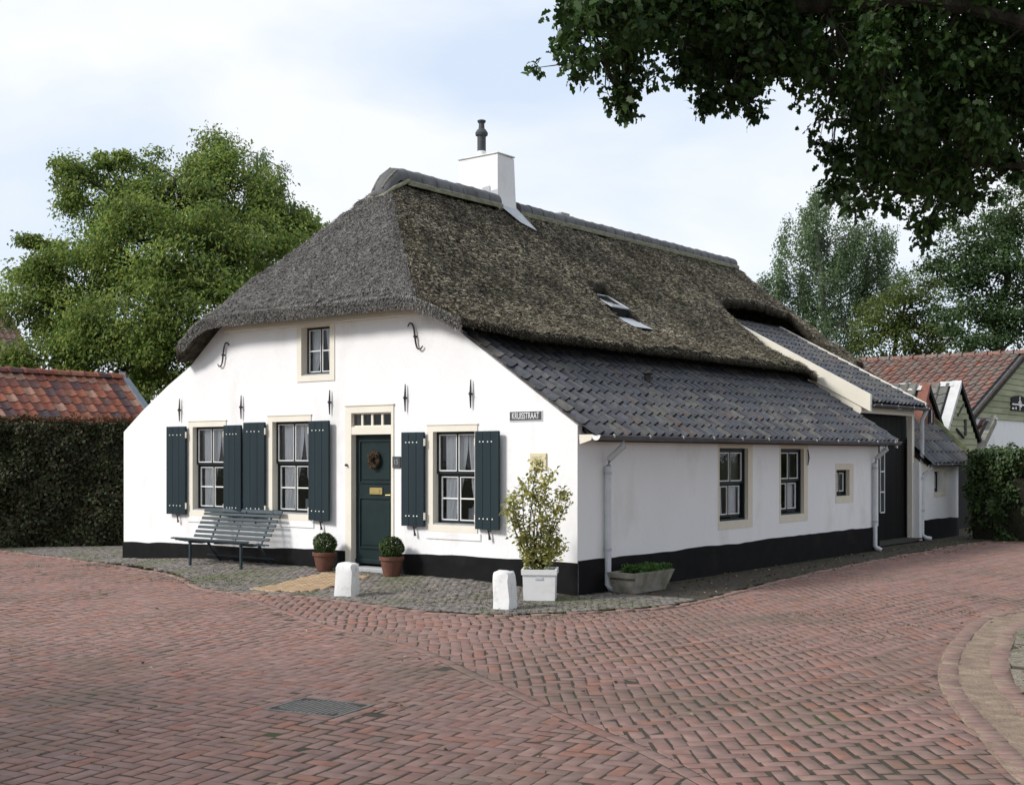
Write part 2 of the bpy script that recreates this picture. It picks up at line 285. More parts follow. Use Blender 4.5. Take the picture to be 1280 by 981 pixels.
# ---- tiles: one pantile mesh, laid in rows on a sloping plane
def pantile(width, length, amp=0.058, lift=0.031):
    prof = [(0,.6),(.13,.2),(.33,0),(.55,.08),(.68,.42),(.79,.92),(.9,1.0),(1,.6)]
    m = MB(); n = len(prof); th = 0.016
    top0 = [(u*width, 0, h*amp+lift) for u, h in prof]; top1 = [(u*width, length, h*amp) for u, h in prof]
    bot0 = [(u*width, 0.004, h*amp+lift-th) for u, h in prof]
    m.add(top0+top1+bot0, [(i, i+1, n+i+1, n+i) for i in range(n-1)] + [(2*n+i, 2*n+i+1, i+1, i) for i in range(n-1)] + [(0, n, 2*n), (n-1, 3*n-1, 2*n-1)])
    me = m.mesh('roof_tile', True); return me
def lay_tiles(parent, me, material, O, U, Vd, cover, gauge, cols, rows, keep=None, jit=0.004, limit=300, score=None):
    """O: lower corner, U: along the eave, Vd: up the slope"""
    if not me.materials: me.materials.append(MATS[material])
    U = Vector(U).normalized(); Vd = Vector(Vd).normalized(); Nn = U.cross(Vd).normalized(); O = Vector(O); spots = []
    for r in range(rows):
        for c in range(cols):
            p = O + U*(c*cover) + Vd*(r*gauge)
            if keep and not keep(p): continue
            spots.append(p)
    spots.sort(key=lambda p: (p-cam.location).length)
    n = 0; rest = []
    for p in spots:
        a = random.gauss(0, 0.012); u2 = (U*math.cos(a)+Vd*math.sin(a)); v2 = Nn.cross(u2)
        q = p + Vd*random.gauss(0, jit*1.6) + Nn*abs(random.gauss(0, jit)) + U*random.gauss(0, jit*.7)
        M = Matrix(((u2.x, v2.x, Nn.x, q.x), (u2.y, v2.y, Nn.y, q.y), (u2.z, v2.z, Nn.z, q.z), (0,0,0,1)))
        if n < limit:
            o = bpy.data.objects.new('roof_tile', me); link(o); o.parent = parent; o.matrix_basis = M; n += 1
        else: rest.append(M)
    if rest:
        V0 = np.array([v.co[:]+(1,) for v in me.vertices]); b = MB(); fs = [tuple(p.vertices) for p in me.polygons]
        for M in rest: b.add([tuple(x) for x in (V0 @ np.array(M).T)[:, :3]], fs)
        b.build('roof_tiles', material, parent, True, 'stuff')
# ---- leaves
OAKSHAPE = [(0,0),(.24,.22),(.15,.36),(.38,.54),(.22,.66),(.26,.86),(0,1.0),(-.26,.84),(-.22,.64),(-.38,.52),(-.15,.34),(-.24,.20)]
def leaf_mesh(name, P, size, up=0.6, shape='fold', aspect=0.34, out=None, hang=0.25):
    n = len(P); r = rng
    nor = r.normal(size=(n, 3)); nor[:, 2] = np.abs(nor[:, 2])*0.6+up
    if out is not None: nor += out
    nor /= np.linalg.norm(nor, axis=1)[:, None]
    d = r.normal(size=(n, 3)); d[:, 2] -= hang*2
    if out is not None: d += out*0.4
    d -= nor*np.sum(d*nor, 1)[:, None]; d /= np.linalg.norm(d, axis=1)[:, None]
    s = np.cross(nor, d); sz = (size*r.uniform(0.6, 1.3, n))[:, None]
    if shape == 'oak':
        k = len(OAKSHAPE); V = np.empty((n, k, 3))
        for i, (a, b) in enumerate(OAKSHAPE): V[:, i] = P + sz*(s*a*0.95 + d*b + nor*(abs(a)*0.45 - 0.35*b*b))
        return fast_mesh(name, V.reshape(-1, 3), np.arange(n*k).reshape(n, k))
    V = np.empty((n, 4, 3))
    V[:, 0] = P; V[:, 1] = P + sz*(d*0.45 + s*aspect + nor*0.10); V[:, 2] = P + sz*(d - nor*0.18); V[:, 3] = P + sz*(d*0.45 - s*aspect + nor*0.10)
    i = np.arange(n)[:, None]*4
    F = np.concatenate([i+np.array([[0,1,2]]), i+np.array([[0,2,3]])])
    return fast_mesh(name, V.reshape(-1, 3), F)
def sphere_pts(n, hollow=0.5):
    v = rng.normal(size=(n, 3)); v /= np.linalg.norm(v, axis=1)[:, None]
    return v*(rng.random(n)**(1/3)*(1-hollow)+hollow)[:, None]
def limb(m, a, b, r0, r1, sag=0.08, n=5, seg=7):
    a = Vector(a); b = Vector(b); L_ = (b-a).length; pts = []; j = Vector((random.gauss(0,1), random.gauss(0,1), random.gauss(0,.6)))*L_*sag
    for i in range(n+1):
        t = i/n; pts.append(a.lerp(b, t) + j*math.sin(math.pi*t) + Vector((random.gauss(0,1), random.gauss(0,1), random.gauss(0,1)))*L_*0.012*(0 < i < n))
    m.tube(pts, [lerp(r0, r1, i/n) for i in range(n+1)], seg)
    return pts
def tree(name, label, base, lobes, top, tr, leaf, bark, size, per, sub, shape='fold', aspect=.34, droop=0.0, csig=0.30, up=0.6, group=None, hang=.25):
    t = thing(name, base, label, 'tree', group)
    m = MB(); tp = limb(m, base, top, tr, tr*0.25, 0.03, 8, 9); P = []; O = []
    for (x, y, z, r) in lobes:
        c = np.array((x, y, z)); k = max(3, int(sub*r*r)); h = Vector((x, y, z))
        s = min(tp, key=lambda q: abs(q.z-(z-max(1.0, (h.xy-q.xy).length*0.6))))
        i = tp.index(s); rr = max(0.025, tr*0.35*(1-i/len(tp)))
        bp = limb(m, s, h, rr, 0.02, 0.08, 5, 6)
        cc = sphere_pts(k, 0.35)*r; cc[:, 2] *= 0.8; cc += c
        for q in cc:
            if random.random() < 0.6: limb(m, bp[random.choice((3,4,5))], q, 0.02, 0.006, 0.06, 3, 4)
            n = int(per*random.uniform(0.6, 1.3)); s_ = csig*r**0.5*random.uniform(0.7, 1.25)
            g = np.clip(rng.normal(size=(n, 3)), -1.7, 1.7)*s_*np.array((1, 1, 0.55))
            if droop: g[:, 2] -= np.abs(np.clip(rng.normal(size=n), -2, 2))*droop; g[:, :2] *= 0.6
            P.append(q+g); o = (q+g)-c; O.append(o/(np.linalg.norm(o, axis=1)[:, None]+.01)*0.5)
    m.build('trunk', bark, t, True)
    me = leaf_mesh('crown', np.concatenate(P), size, up, shape, aspect, np.concatenate(O), hang)
    mesh_obj('crown', me, leaf, t)
    return t

# crown lobes: x, y, z, radius
WALNUT = [(-19.0, 8.42, 8.71, 1.35), (-18.77, 9.88, 9.25, 1.3), (-19.0, 7.15, 7.45, 1.31), (-17.44, 7.74, 6.95, 1.56), (-17.46, 9.63, 7.4, 1.3), (-17.8, 10.64, 8.64, 0.9), (-20.88, 6.94, 8.45, 0.83), (-21.31, 6.61, 9.25, 0.65), (-21.23, 7.94, 9.58, 0.58), (-21.05, 6.81, 6.86, 1.3), (-21.0, 5.58, 6.71, 0.55), (-21.79, 5.6, 5.93, 1.07), (-20.05, 5.69, 5.28, 1.25), (-18.32, 6.42, 5.43, 1.43), (-16.87, 7.55, 5.23, 1.43), (-17.29, 9.77, 5.88, 1.2), (-19.5, 6.76, 4.18, 1.27), (-17.35, 7.17, 4.0, 1.23), (-21.0, 5.58, 4.28, 1.05), (-20.53, 8.49, 9.92, 0.54), (-19.3, 9.46, 10.14, 0.72), (-22.42, 5.74, 6.86, 0.52), (-21.91, 4.86, 3.97, 0.63), (-18.59, 10.01, 4.66, 1.12), (-17.36, 10.98, 8.02, 0.49), (-21.56, 6.41, 9.53, 0.3), (-20.74, 7.05, 9.88, 0.3), (-20.37, 7.35, 9.79, 0.26), (-21.31, 6.61, 8.92, 0.35), (-22.33, 5.8, 7.62, 0.3), (-21.99, 6.07, 7.23, 0.39), (-17.1, 11.19, 8.13, 0.31)]
BIRCHL = [(-26.58, 17.73, 12.63, 0.76), (-26.11, 18.09, 12.19, 0.53), (-27.04, 17.37, 12.78, 0.65), (-26.23, 18.0, 11.46, 0.59), (-27.62, 16.91, 13.07, 0.65), (-27.35, 18.39, 11.37, 1.2), (-27.27, 17.19, 9.69, 1.76)]
BIRCHR = [(-10.74, 30.18, 11.16, 0.71), (-10.97, 30.0, 9.99, 1.0), (-10.16, 30.64, 9.69, 1.18), (-11.43, 29.64, 8.51, 0.88), (-10.39, 30.45, 8.22, 1.32), (-11.78, 29.36, 8.07, 0.65), (-9.75, 32.23, 9.26, 1.2), (-11.08, 29.91, 6.75, 0.94), (-9.81, 30.91, 6.75, 1.32), (-10.46, 31.67, 11.82, 0.66), (-9.16, 32.69, 8.36, 1.05), (-9.28, 32.6, 10.16, 0.9), (-10.62, 30.27, 5.57, 0.88)]
MID = [(-7.39, 28.99, 6.7, 0.88), (-6.75, 29.5, 7.25, 0.93), (-7.83, 28.65, 5.87, 0.77), (-6.53, 29.67, 5.87, 0.93), (-7.18, 29.16, 5.6, 0.82), (-5.99, 30.1, 6.42, 0.82), (-6.56, 30.92, 7.94, 0.68), (-8.04, 28.48, 5.19, 0.69), (-5.67, 30.35, 5.32, 0.82)]
OAKR = [(-3.84, 27.97, 8.91, 1.07), (-3.03, 28.61, 9.68, 0.92), (-4.44, 27.5, 7.89, 0.92), (-3.43, 28.29, 7.63, 1.18), (-2.63, 28.92, 8.14, 1.15), (-4.24, 27.66, 6.61, 0.97), (-3.03, 28.61, 6.35, 1.07), (-2.51, 30.29, 6.21, 1.31), (-3.64, 28.13, 5.59, 0.72), (-5.04, 27.02, 7.63, 0.56), (-2.23, 29.24, 10.19, 1.15), (-1.68, 30.94, 8.3, 1.57), (-4.34, 27.58, 5.46, 0.66)]
OAK_CLUMPS=[(4.85,-1.81,4.3),(6.05,-0.83,5.98),(4.33,-2.66,5.49),(5.83,-2.5,5.42),(5.57,-1.11,5.94),(4.91,-2.04,5.85),(4.15,-4.83,5.13),(6.02,-0.88,5.48),(4.25,-3.53,5.6),(3.81,-4.84,5.54),(4.83,-4.87,4.77),(5.95,-2.01,4.75),(5.69,-2.96,5.56),(4.5,-2.06,5.45),(4.66,-4.76,5.12),(4.89,-4.35,5.06),(5.84,-1.27,5.85),(4.86,-4.31,5.27),(4.32,-2.25,5.36),(5.33,-2.52,4.06),(4.91,-1.57,4.77),(5.29,-1.99,4.26),(5.23,-1.19,5.9),(5.65,-1.66,4.63),(5.51,-3.0,4.74),(5.43,-3.24,5.58),(3.85,-4.47,5.72),(5.05,-4.26,4.62),(5.33,-3.23,4.33),(4.15,-3.19,6.05),(5.24,-3.04,4.95),(3.58,-3.73,5.39),(4.94,-2.44,5.39),(4.5,-3.44,5.2),(5.78,-2.08,5.34),(4.44,-4.8,5.21),(4.83,-1.98,4.97),(5.34,-1.0,5.58),(5.44,-1.59,4.65),(5.7,-2.94,4.23),(6.01,-1.66,5.53),(5.57,-0.82,6.22),(6.27,-0.95,5.21),(5.09,-3.78,5.28),(3.56,-4.92,5.45),(6.23,-2.0,4.7),(4.43,-5.17,5.18),(5.74,-2.58,4.86),(4.15,-5.73,5.24),(4.72,-3.54,5.52),(4.11,-5.22,5.15),(4.09,-3.07,5.22),(4.47,-5.73,4.66),(5.35,-1.53,4.34),(4.47,-3.43,5.87),(5.98,0.24,6.48),(4.0,-4.27,5.71),(4.08,-3.79,5.84),(4.25,-4.08,4.78),(5.62,-0.84,5.53),(5.07,-1.04,5.22),(6.31,-1.6,4.83),(4.4,-3.92,5.26),(5.88,-0.18,5.97),(5.15,-1.76,4.84),(5.3,-1.66,5.4),(5.93,0.3,5.87),(4.5,-4.57,5.01),(6.32,-0.56,5.8),(4.32,-5.95,4.82),(4.06,-3.86,5.67),(4.77,-4.34,4.97),(4.03,-3.8,5.16),(5.55,-0.04,5.16),(4.51,-2.46,6.01),(5.33,-2.49,5.63),(4.58,-2.45,5.13),(3.48,-4.41,5.08),(6.48,-1.24,5.38),(5.65,0.09,6.55),(5.66,-2.05,4.71),(3.78,-3.73,5.18),(6.32,-0.79,5.92),(4.64,-1.99,4.94),(5.39,-2.52,5.08),(5.48,-3.19,5.15),(5.58,-2.87,5.24),(5.9,-2.3,4.85),(5.07,-1.85,4.48),(4.59,-3.31,5.53),(5.99,-1.8,5.08),(4.05,-5.18,4.6),(5.67,-0.96,5.72),(4.78,-1.75,4.51),(4.61,-3.22,5.26),(6.2,-0.46,5.07),(5.11,-3.05,4.27),(4.79,-3.33,4.8),(5.13,-3.18,5.5),(4.37,-3.95,5.59),(5.23,-4.05,4.91),(4.57,-2.07,5.79),(4.46,-2.03,4.97),(6.0,-1.1,5.23),(4.81,-1.39,5.47),(4.71,-3.29,5.76),(4.04,-4.13,5.27),(6.31,-0.47,5.23),(5.84,-2.36,5.68),(4.61,-2.11,6.12),(5.33,-3.79,4.59),(5.66,-2.23,5.84),(4.14,-5.1,4.77),(4.32,-2.27,5.72),(4.54,-5.63,5.02),(5.29,-3.53,4.33),(5.96,-1.75,4.54),(5.1,-2.99,4.09),(4.23,-5.71,4.69),(5.01,-4.18,5.5),(5.77,-2.27,4.31),(4.88,-2.25,6.02),(5.31,-1.94,5.73),(5.25,-1.12,5.72),(5.93,-1.23,5.38),(5.14,-1.94,6.05),(4.6,-4.41,5.54),(5.56,-2.44,4.58),(3.92,-3.14,5.18),(6.23,-0.89,5.79),(4.96,-1.25,4.15),(5.52,-2.47,3.99),(5.19,-2.35,4.75),(3.97,-5.15,5.02),(4.93,-4.7,5.23),(5.61,-0.15,5.37),(5.1,-3.33,5.15),(3.87,-4.66,5.25),(4.76,-2.01,5.77),(3.91,-5.15,5.29),(5.57,-1.28,5.34),(5.2,-2.61,4.91),(4.73,-3.71,5.56),(6.03,0.73,5.8),(5.49,-1.44,5.05),(5.19,-3.29,4.96),(4.22,-4.64,5.21),(4.64,-4.23,4.64),(5.18,-0.77,6.22),(5.91,-0.19,6.42),(5.16,-1.4,5.32),(4.4,-4.67,5.53)]
OAK_TIPS=[(3.8,-5.45,4.58),(4.06,-5.25,4.35),(4.1,-5.22,4.3),(3.9,-5.38,4.56),(3.81,-5.45,4.94),(3.78,-5.47,4.75),(3.85,-5.41,5.05),(4.47,-4.54,4.33),(4.45,-4.56,4.42),(4.58,-4.2,4.45),(4.52,-4.38,4.49),(4.34,-4.78,4.53),(4.88,-3.59,4.38),(4.85,-3.36,4.21),(4.93,-3.3,3.96),(5.0,-3.24,3.8),(5.28,-2.39,3.62),(5.22,-2.43,3.76),(5.04,-2.83,3.82),(5.53,-2.06,3.92),(5.75,-1.89,4.26),(5.85,-1.81,4.22),(4.38,-4.62,4.6)]
OAK_UPPER=[(5.63,-1.2,7.08),(6.8,2.53,7.97),(5.02,2.24,9.71),(3.3,-0.07,9.88),(6.81,1.65,8.07),(4.36,-2.39,7.49),(4.56,-4.7,7.31),(8.2,-2.16,6.91),(7.37,1.26,10.28),(4.81,-3.84,6.3),(3.49,0.8,10.21),(2.91,-0.93,8.24),(4.07,-5.05,8.2),(4.76,-2.45,7.32),(1.87,-0.44,9.57),(3.78,-0.61,8.33),(2.92,0.59,11.6),(5.08,-4.07,8.19),(6.53,-0.73,9.06),(4.25,1.11,11.22),(3.3,0.68,11.38),(7.3,4.22,11.93),(6.45,1.88,9.33),(7.82,1.91,7.54),(8.21,2.36,7.46),(7.22,4.46,11.23),(4.55,-4.04,8.09),(6.12,-2.14,9.07),(6.9,0.91,8.27),(5.63,-3.92,5.97),(5.0,2.83,11.93),(5.67,0.15,7.89),(6.91,3.21,8.74),(6.59,1.91,8.79),(7.46,-0.73,6.78),(4.85,-4.7,8.01),(5.6,0.28,7.08),(2.11,-1.51,9.08),(6.99,-1.08,8.96),(4.22,-4.87,5.88),(4.39,2.56,8.81),(7.76,2.45,7.14),(5.19,1.54,10.55),(5.63,-3.33,6.98),(5.54,-2.49,8.45),(7.46,4.14,7.54),(6.87,-1.82,8.83),(4.34,-3.86,7.96),(6.39,4.0,9.57),(7.69,-2.44,6.54),(5.19,-2.22,8.93),(6.18,-2.11,6.44),(7.68,-2.83,6.78),(6.42,-0.5,9.35),(2.48,-1.37,9.96),(5.05,-4.35,5.6),(6.71,1.28,9.27),(4.91,-4.86,8.05),(3.1,-3.77,8.52),(7.75,0.84,6.44),(7.42,3.09,7.63),(8.05,3.12,9.41),(4.06,-0.52,8.8),(7.27,-2.37,7.57),(2.58,0.18,8.46),(1.41,-0.39,9.56),(6.66,-1.3,6.48),(2.64,-2.46,10.32),(7.66,-1.89,6.29),(6.5,-2.59,6.81),(5.08,-1.87,7.1),(6.96,-0.55,7.07),(6.63,-2.25,8.02),(3.27,-4.11,8.51),(1.56,-0.53,8.68),(4.25,-4.71,7.33),(7.64,1.87,7.01),(3.34,-4.09,9.01),(5.47,0.37,8.21),(2.7,-0.82,9.7),(2.85,-2.73,9.35),(1.68,-0.46,11.18),(2.64,-1.47,9.05),(6.75,2.95,11.04),(2.91,1.26,9.87),(6.1,2.19,11.17),(5.95,-4.23,7.44),(5.02,-5.12,5.65),(5.91,-3.8,6.7),(5.05,-2.41,9.06),(7.0,4.29,5.19),(7.8,4.1,4.97),(7.13,0.84,5.85),(7.12,4.41,6.1),(7.11,-0.77,5.83),(5.88,2.49,6.2),(8.03,2.79,5.73),(8.04,-1.47,4.85),(7.65,-1.84,4.35),(7.73,-1.53,3.99),(8.43,-1.56,3.72),(7.7,4.1,5.98),(8.12,-0.98,4.46),(7.8,0.72,4.22),(7.29,3.28,6.08),(6.48,2.67,5.18),(7.28,-2.01,5.11),(7.83,5.07,5.8),(7.47,2.62,6.4),(7.51,1.15,4.15),(6.52,3.87,5.28),(8.01,3.31,5.86),(7.12,-0.06,5.86),(7.14,2.3,6.08),(7.78,-0.15,5.77),(6.65,0.51,5.55),(7.09,4.32,5.76),(8.05,2.28,5.14),(7.7,0.24,5.57),(8.25,2.45,5.55),(7.12,-1.67,3.84),(6.86,-2.23,4.19),(6.63,2.99,5.58),(8.21,1.18,5.2),(7.71,-1.27,3.9),(8.1,0.19,5.95),(6.5,0.39,5.18),(6.72,-1.02,5.88),(5.73,3.67,6.75),(7.97,-2.16,3.67),(7.41,2.88,6.29),(6.41,0.92,6.44),(7.55,2.81,5.23),(7.2,-1.96,4.41),(7.36,-2.51,4.82),(6.98,-0.39,5.28),(7.29,-1.75,5.42),(8.38,-0.37,5.43),(7.84,-2.16,4.03),(7.55,-2.29,4.88)]

# ------------------------------------------------------------------ the setting: ground, road, pavement
def road_h(x, y): return 0.03*fbm(np.asarray(x)*0.35, np.asarray(y)*0.35, 3)
def pave_h(x, y):
    x = np.asarray(x, float); y = np.asarray(y, float)
    return 0.012 + 0.10*sstep((y+1.7)/1.7)*sstep((x+9.6)/2.6)*sstep((0.2-x)/2.0) + 0.012*fbm(x*1.1, y*1.1, 3)*sstep((-0.05-y)/0.4)
def sheet(name, x0, x1, y0, y1, n, hf, material, kind='structure', poly=None):
    xs = np.linspace(x0, x1, n[0]); ys = np.linspace(y0, y1, n[1]); X, Y = np.meshgrid(xs, ys)
    V = np.stack([X.ravel(), Y.ravel(), np.broadcast_to(hf(X, Y), X.shape).ravel()], 1)
    i, j = np.meshgrid(np.arange(n[0]-1), np.arange(n[1]-1)); a = (j*n[0]+i).ravel()
    F = np.stack([a, a+1, a+n[0]+1, a+n[0]], 1)
    if poly is not None:
        c = V[F].mean(1); F = F[pip(c[:, :2], poly)]
    return mesh_obj(name, fast_mesh(name, V, F, True), material, None, kind)
def pip(P, poly):
    P = np.asarray(P); inside = np.zeros(len(P), bool); n = len(poly)
    for i in range(n):
        (xa, ya), (xb, yb) = poly[i], poly[i-1]
        c = ((ya > P[:, 1]) != (yb > P[:, 1]))
        with np.errstate(divide='ignore', invalid='ignore'):
            inside ^= c & (P[:, 0] < (xb-xa)*(P[:, 1]-ya)/(yb-ya if yb != ya else 1e-9)+xa)
    return inside
def smooth_line(pts, step):
    pts = [np.array(p, float) for p in pts]; out = []
    for i in range(len(pts)-1):
        p0, p1, p2, p3 = pts[max(i-1,0)], pts[i], pts[i+1], pts[min(i+2, len(pts)-1)]
        for k in range(12):
            t = k/12; out.append(0.5*((2*p1)+(-p0+p2)*t+(2*p0-5*p1+4*p2-p3)*t*t+(-p0+3*p1-3*p2+p3)*t**3))
    out.append(pts[-1]); out = np.array(out); d = np.r_[0, np.cumsum(np.linalg.norm(np.diff(out, axis=0), axis=1))]
    s = np.arange(0, d[-1], step); return np.stack([np.interp(s, d, out[:, 0]), np.interp(s, d, out[:, 1])], 1)
def course(pts, step, across=False):
    """centres and angles of bricks laid along a line"""
    l = smooth_line(pts, step); a = np.arctan2(*(np.roll(l, -1, 0)-l).T[::-1]); a[-1] = a[-2]
    return l, a + (math.pi/2 if across else 0)
CAMXY = np.array((9.02, -12.80)); FW = np.array((-0.618, 0.7862)); RT = np.array((0.7862, 0.618))
def in_view(P, m=0.10, near=5.6, far=34):
    d = (P-CAMXY) @ FW; r = (P-CAMXY) @ RT
    return (d > near) & (d < far) & (np.abs(r) < d*(0.41+m)+0.6)
def bricks_from(rects, hf, gap, depth=0.03, jz=0.0012, bev=0.003):
    """rects: (n,5) cx, cy, angle, length, width -> joined bevelled bricks"""
    r = np.asarray(rects, float); n = len(r); ca, sa = np.cos(r[:,2]), np.sin(r[:,2]); V = np.empty((n, 12, 3))
    tx = rng.normal(0, 0.005, n); ty = rng.normal(0, 0.006, n); z0 = hf(r[:,0], r[:,1])+rng.normal(0, jz, n)
    for i, (sx, sy) in enumerate(((-1,-1),(1,-1),(1,1),(-1,1))):
        for k, (ins, dz) in enumerate(((0, -depth), (0, -bev), (bev, 0))):
            a = sx*(r[:,3]/2-gap/2-ins); b = sy*(r[:,4]/2-gap/2-ins)
            V[:, k*4+i, 0] = r[:,0]+a*ca-b*sa; V[:, k*4+i, 1] = r[:,1]+a*sa+b*ca
            V[:, k*4+i, 2] = z0 + dz + (a*tx+b*ty if k else 0)
    q = [(8,9,10,11)] + [(4+i, 4+(i+1) % 4, 8+(i+1) % 4, 8+i) for i in range(4)] + [(i, (i+1) % 4, 4+(i+1) % 4, 4+i) for i in range(4)]
    F = (np.arange(n)[:, None, None]*12 + np.array(q)[None]).reshape(-1, 4)
    return V.reshape(-1, 3), F
def poly_brick(b, poly, z, bev=0.006, depth=0.03):
    c = np.mean(poly, 0); n = len(poly); out = [tuple(p)+(z-depth,) for p in poly] + [tuple(p)+(z-bev,) for p in poly]
    out += [tuple(p+(c-p)/max(np.linalg.norm(c-p), 1e-6)*bev*1.4)+(z,) for p in poly]
    b.add(out, [tuple(range(2*n, 3*n))] + [(n+i, n+(i+1) % n, 2*n+(i+1) % n, 2*n+i) for i in range(n)] + [(i, (i+1) % n, n+(i+1) % n, n+i) for i in range(n)])
def herringbone(x0, x1, y0, y1, ang, W, origin=(0,0)):
    c, s = math.cos(ang), math.sin(ang); cor = [((x-origin[0])*c+(y-origin[1])*s, -(x-origin[0])*s+(y-origin[1])*c) for x in (x0,x1) for y in (y0,y1)]
    a0, a1 = int(min(p[0] for p in cor)/W)-2, int(max(p[0] for p in cor)/W)+2; b0, b1 = int(min(p[1] for p in cor)/W)-2, int(max(p[1] for p in cor)/W)+2
    A, B = np.meshgrid(np.arange(a0, a1), np.arange(b0, b1)); A = A.ravel(); B = B.ravel(); t = (A-B) % 4
    h = t == 0; v = t == 2
    cx = np.r_[(A[h]+1)*W, (A[v]+.5)*W]; cy = np.r_[(B[h]+.5)*W, (B[v])*W]; an = np.r_[np.zeros(h.sum()), np.full(v.sum(), math.pi/2)]
    # the lines of an old street wander a little
    X = origin[0]+cx*c-cy*s; Y = origin[1]+cx*s+cy*c
    wx = 0.16*fbm(X*0.45+5, Y*0.45, 3); wy = 0.16*fbm(X*0.45, Y*0.45+9, 3)
    n = len(X); return np.stack([X+wx+rng.normal(0,.0022,n), Y+wy+rng.normal(0,.0022,n), an+ang+rng.normal(0,.014,n), np.full(n, 2*W), np.full(n, W)], 1)
def fill(rects, poly, excl=()):
    """whole bricks inside poly, and bricks cut at its edge"""
    rects = rects[in_view(rects[:, :2])]; whole = []; cut = []
    P = np.array(poly, float); Q = np.roll(P, -1, 0)
    c = rects[:, :2]; ca, sa = np.cos(rects[:,2]), np.sin(rects[:,2]); hl, hw = rects[:,3]/2, rects[:,4]/2
    corners = np.stack([np.stack([c[:,0]+sx*hl*ca-sy*hw*sa, c[:,1]+sx*hl*sa+sy*hw*ca], 1) for sx, sy in ((-1,-1),(1,-1),(1,1),(-1,1))], 1)
    ins = np.stack([pip(corners[:, i], poly) for i in range(4)], 1); cnt = ins.sum(1)
    whole = rects[cnt == 4]
    for k in np.where((cnt > 0) & (cnt < 4))[0]:
        d = Q-P; t = np.clip(((c[k]-P)*d).sum(1)/(d*d).sum(1), 0, 1); dist = np.linalg.norm(P+d*t[:,None]-c[k], axis=1); e = dist.argmin()
        nrm = np.array((-d[e][1], d[e][0])); nrm /= np.linalg.norm(nrm); m = P[e]+d[e]*0.5
        if not pip((m+nrm*0.02)[None], poly)[0]: nrm = -nrm
        pl = [corners[k, i] + (c[k]-corners[k, i])*0.08 for i in range(4)]; out = []
        sd = [float((p-P[e]) @ nrm)-0.003 for p in pl]
        for i in range(4):
            a, b = pl[i], pl[(i+1) % 4]; da, db = sd[i], sd[(i+1) % 4]
            if da >= 0: out.append(a)
            if (da >= 0) != (db >= 0): out.append(a+(b-a)*da/(da-db))
        if len(out) >= 3:
            o = np.array(out); ar = abs(np.sum(o[:,0]*np.roll(o[:,1],-1)-o[:,1]*np.roll(o[:,0],-1)))/2
            if ar > 0.0012: cut.append(o)
    return whole, cut

PE = [(-15.5,-1.0),(-12.8,-0.45),(-9.7,-0.74),(-6.5,-1.3),(-4.5,-2.25),(-3.6,-2.35),(-2.3,-2.1),(-0.9,-2.27),(0.3,-2.05),(1.08,-0.98),(1.39,0.33),(0.98,4.3),(0.75,9.5),(0.75,13.3),(1.6,14.6)]
BND = [(-4.2,-2.3),(-1.9,-3.2),(-.65,-3.75),(1.27,-4.39),(2.98,-5.33),(4.36,-6.1),(5.6,-6.83),(8.2,-8.6)]
KO = [(9.56,4.1),(7.56,3.7),(5.96,3.1),(4.91,2.3),(4.59,1.3),(4.98,-0.86),(5.49,-2.7),(6.0,-3.96),(6.68,-5.23),(7.06,-5.9),(8.26,-7.7)]
KI = [(10,3.2),(8.0,2.9),(6.5,2.3),(5.6,1.75),(5.17,.9),(5.45,-.75),(5.96,-2.5),(6.45,-3.65),(7.1,-4.8),(7.5,-5.5),(8.7,-7.3)]
pe = smooth_line(PE, .12); bnd = smooth_line(BND, .12); ko = smooth_line(KO, .12); ki = smooth_line(KI, .12)
W = 0.105

ground = sheet('ground', -400, 400, -150, 650, (41, 41), lambda x, y: -0.12+0*x, 'terrain')
road = sheet('road', -22, 16, -14, 32, (260, 320), lambda x, y: road_h(x, y)-0.0038, 'joint')
ia = int(np.argmin(np.linalg.norm(pe-np.array((-4.3,-2.2)), axis=1)))
def off(line, d):
    t = np.gradient(line, axis=0); t /= np.linalg.norm(t, axis=1)[:, None]; return line + np.stack([-t[:,1], t[:,0]], 1)*d
peo = off(pe, -0.115); bna = off(bnd, -0.053); bnb = off(bnd, 0.053); koo = off(ko, -0.012)
COVER = (2.56, -6.76, 0.62, 0.50)                           # the iron cover: centre and size
regA = [tuple(p) for p in peo[:ia]] + [tuple(p) for p in bna] + [(8,-13),(-20,-13),(-20,-2)]
regB = [tuple(p) for p in bnb] + [tuple(p) for p in ko[::-1]] + [(9.5,30),(2.4,30)] + [tuple(p) for p in peo[:ia-1:-1]]
wholeA, cutA = fill(herringbone(-20, 9, -13, 3, R(11), W), regA)
wholeB, cutB = fill(herringbone(-5, 12, -9, 30, R(41), W), regB)
CA = R(11)                                                  # the cover lies square to the herringbone round it
cxf = lambda a, b: (COVER[0]+a*math.cos(CA)-b*math.sin(CA), COVER[1]+a*math.sin(CA)+b*math.cos(CA))
hx, hy_ = COVER[2]/2+.112, COVER[3]/2+.112; keepA = []
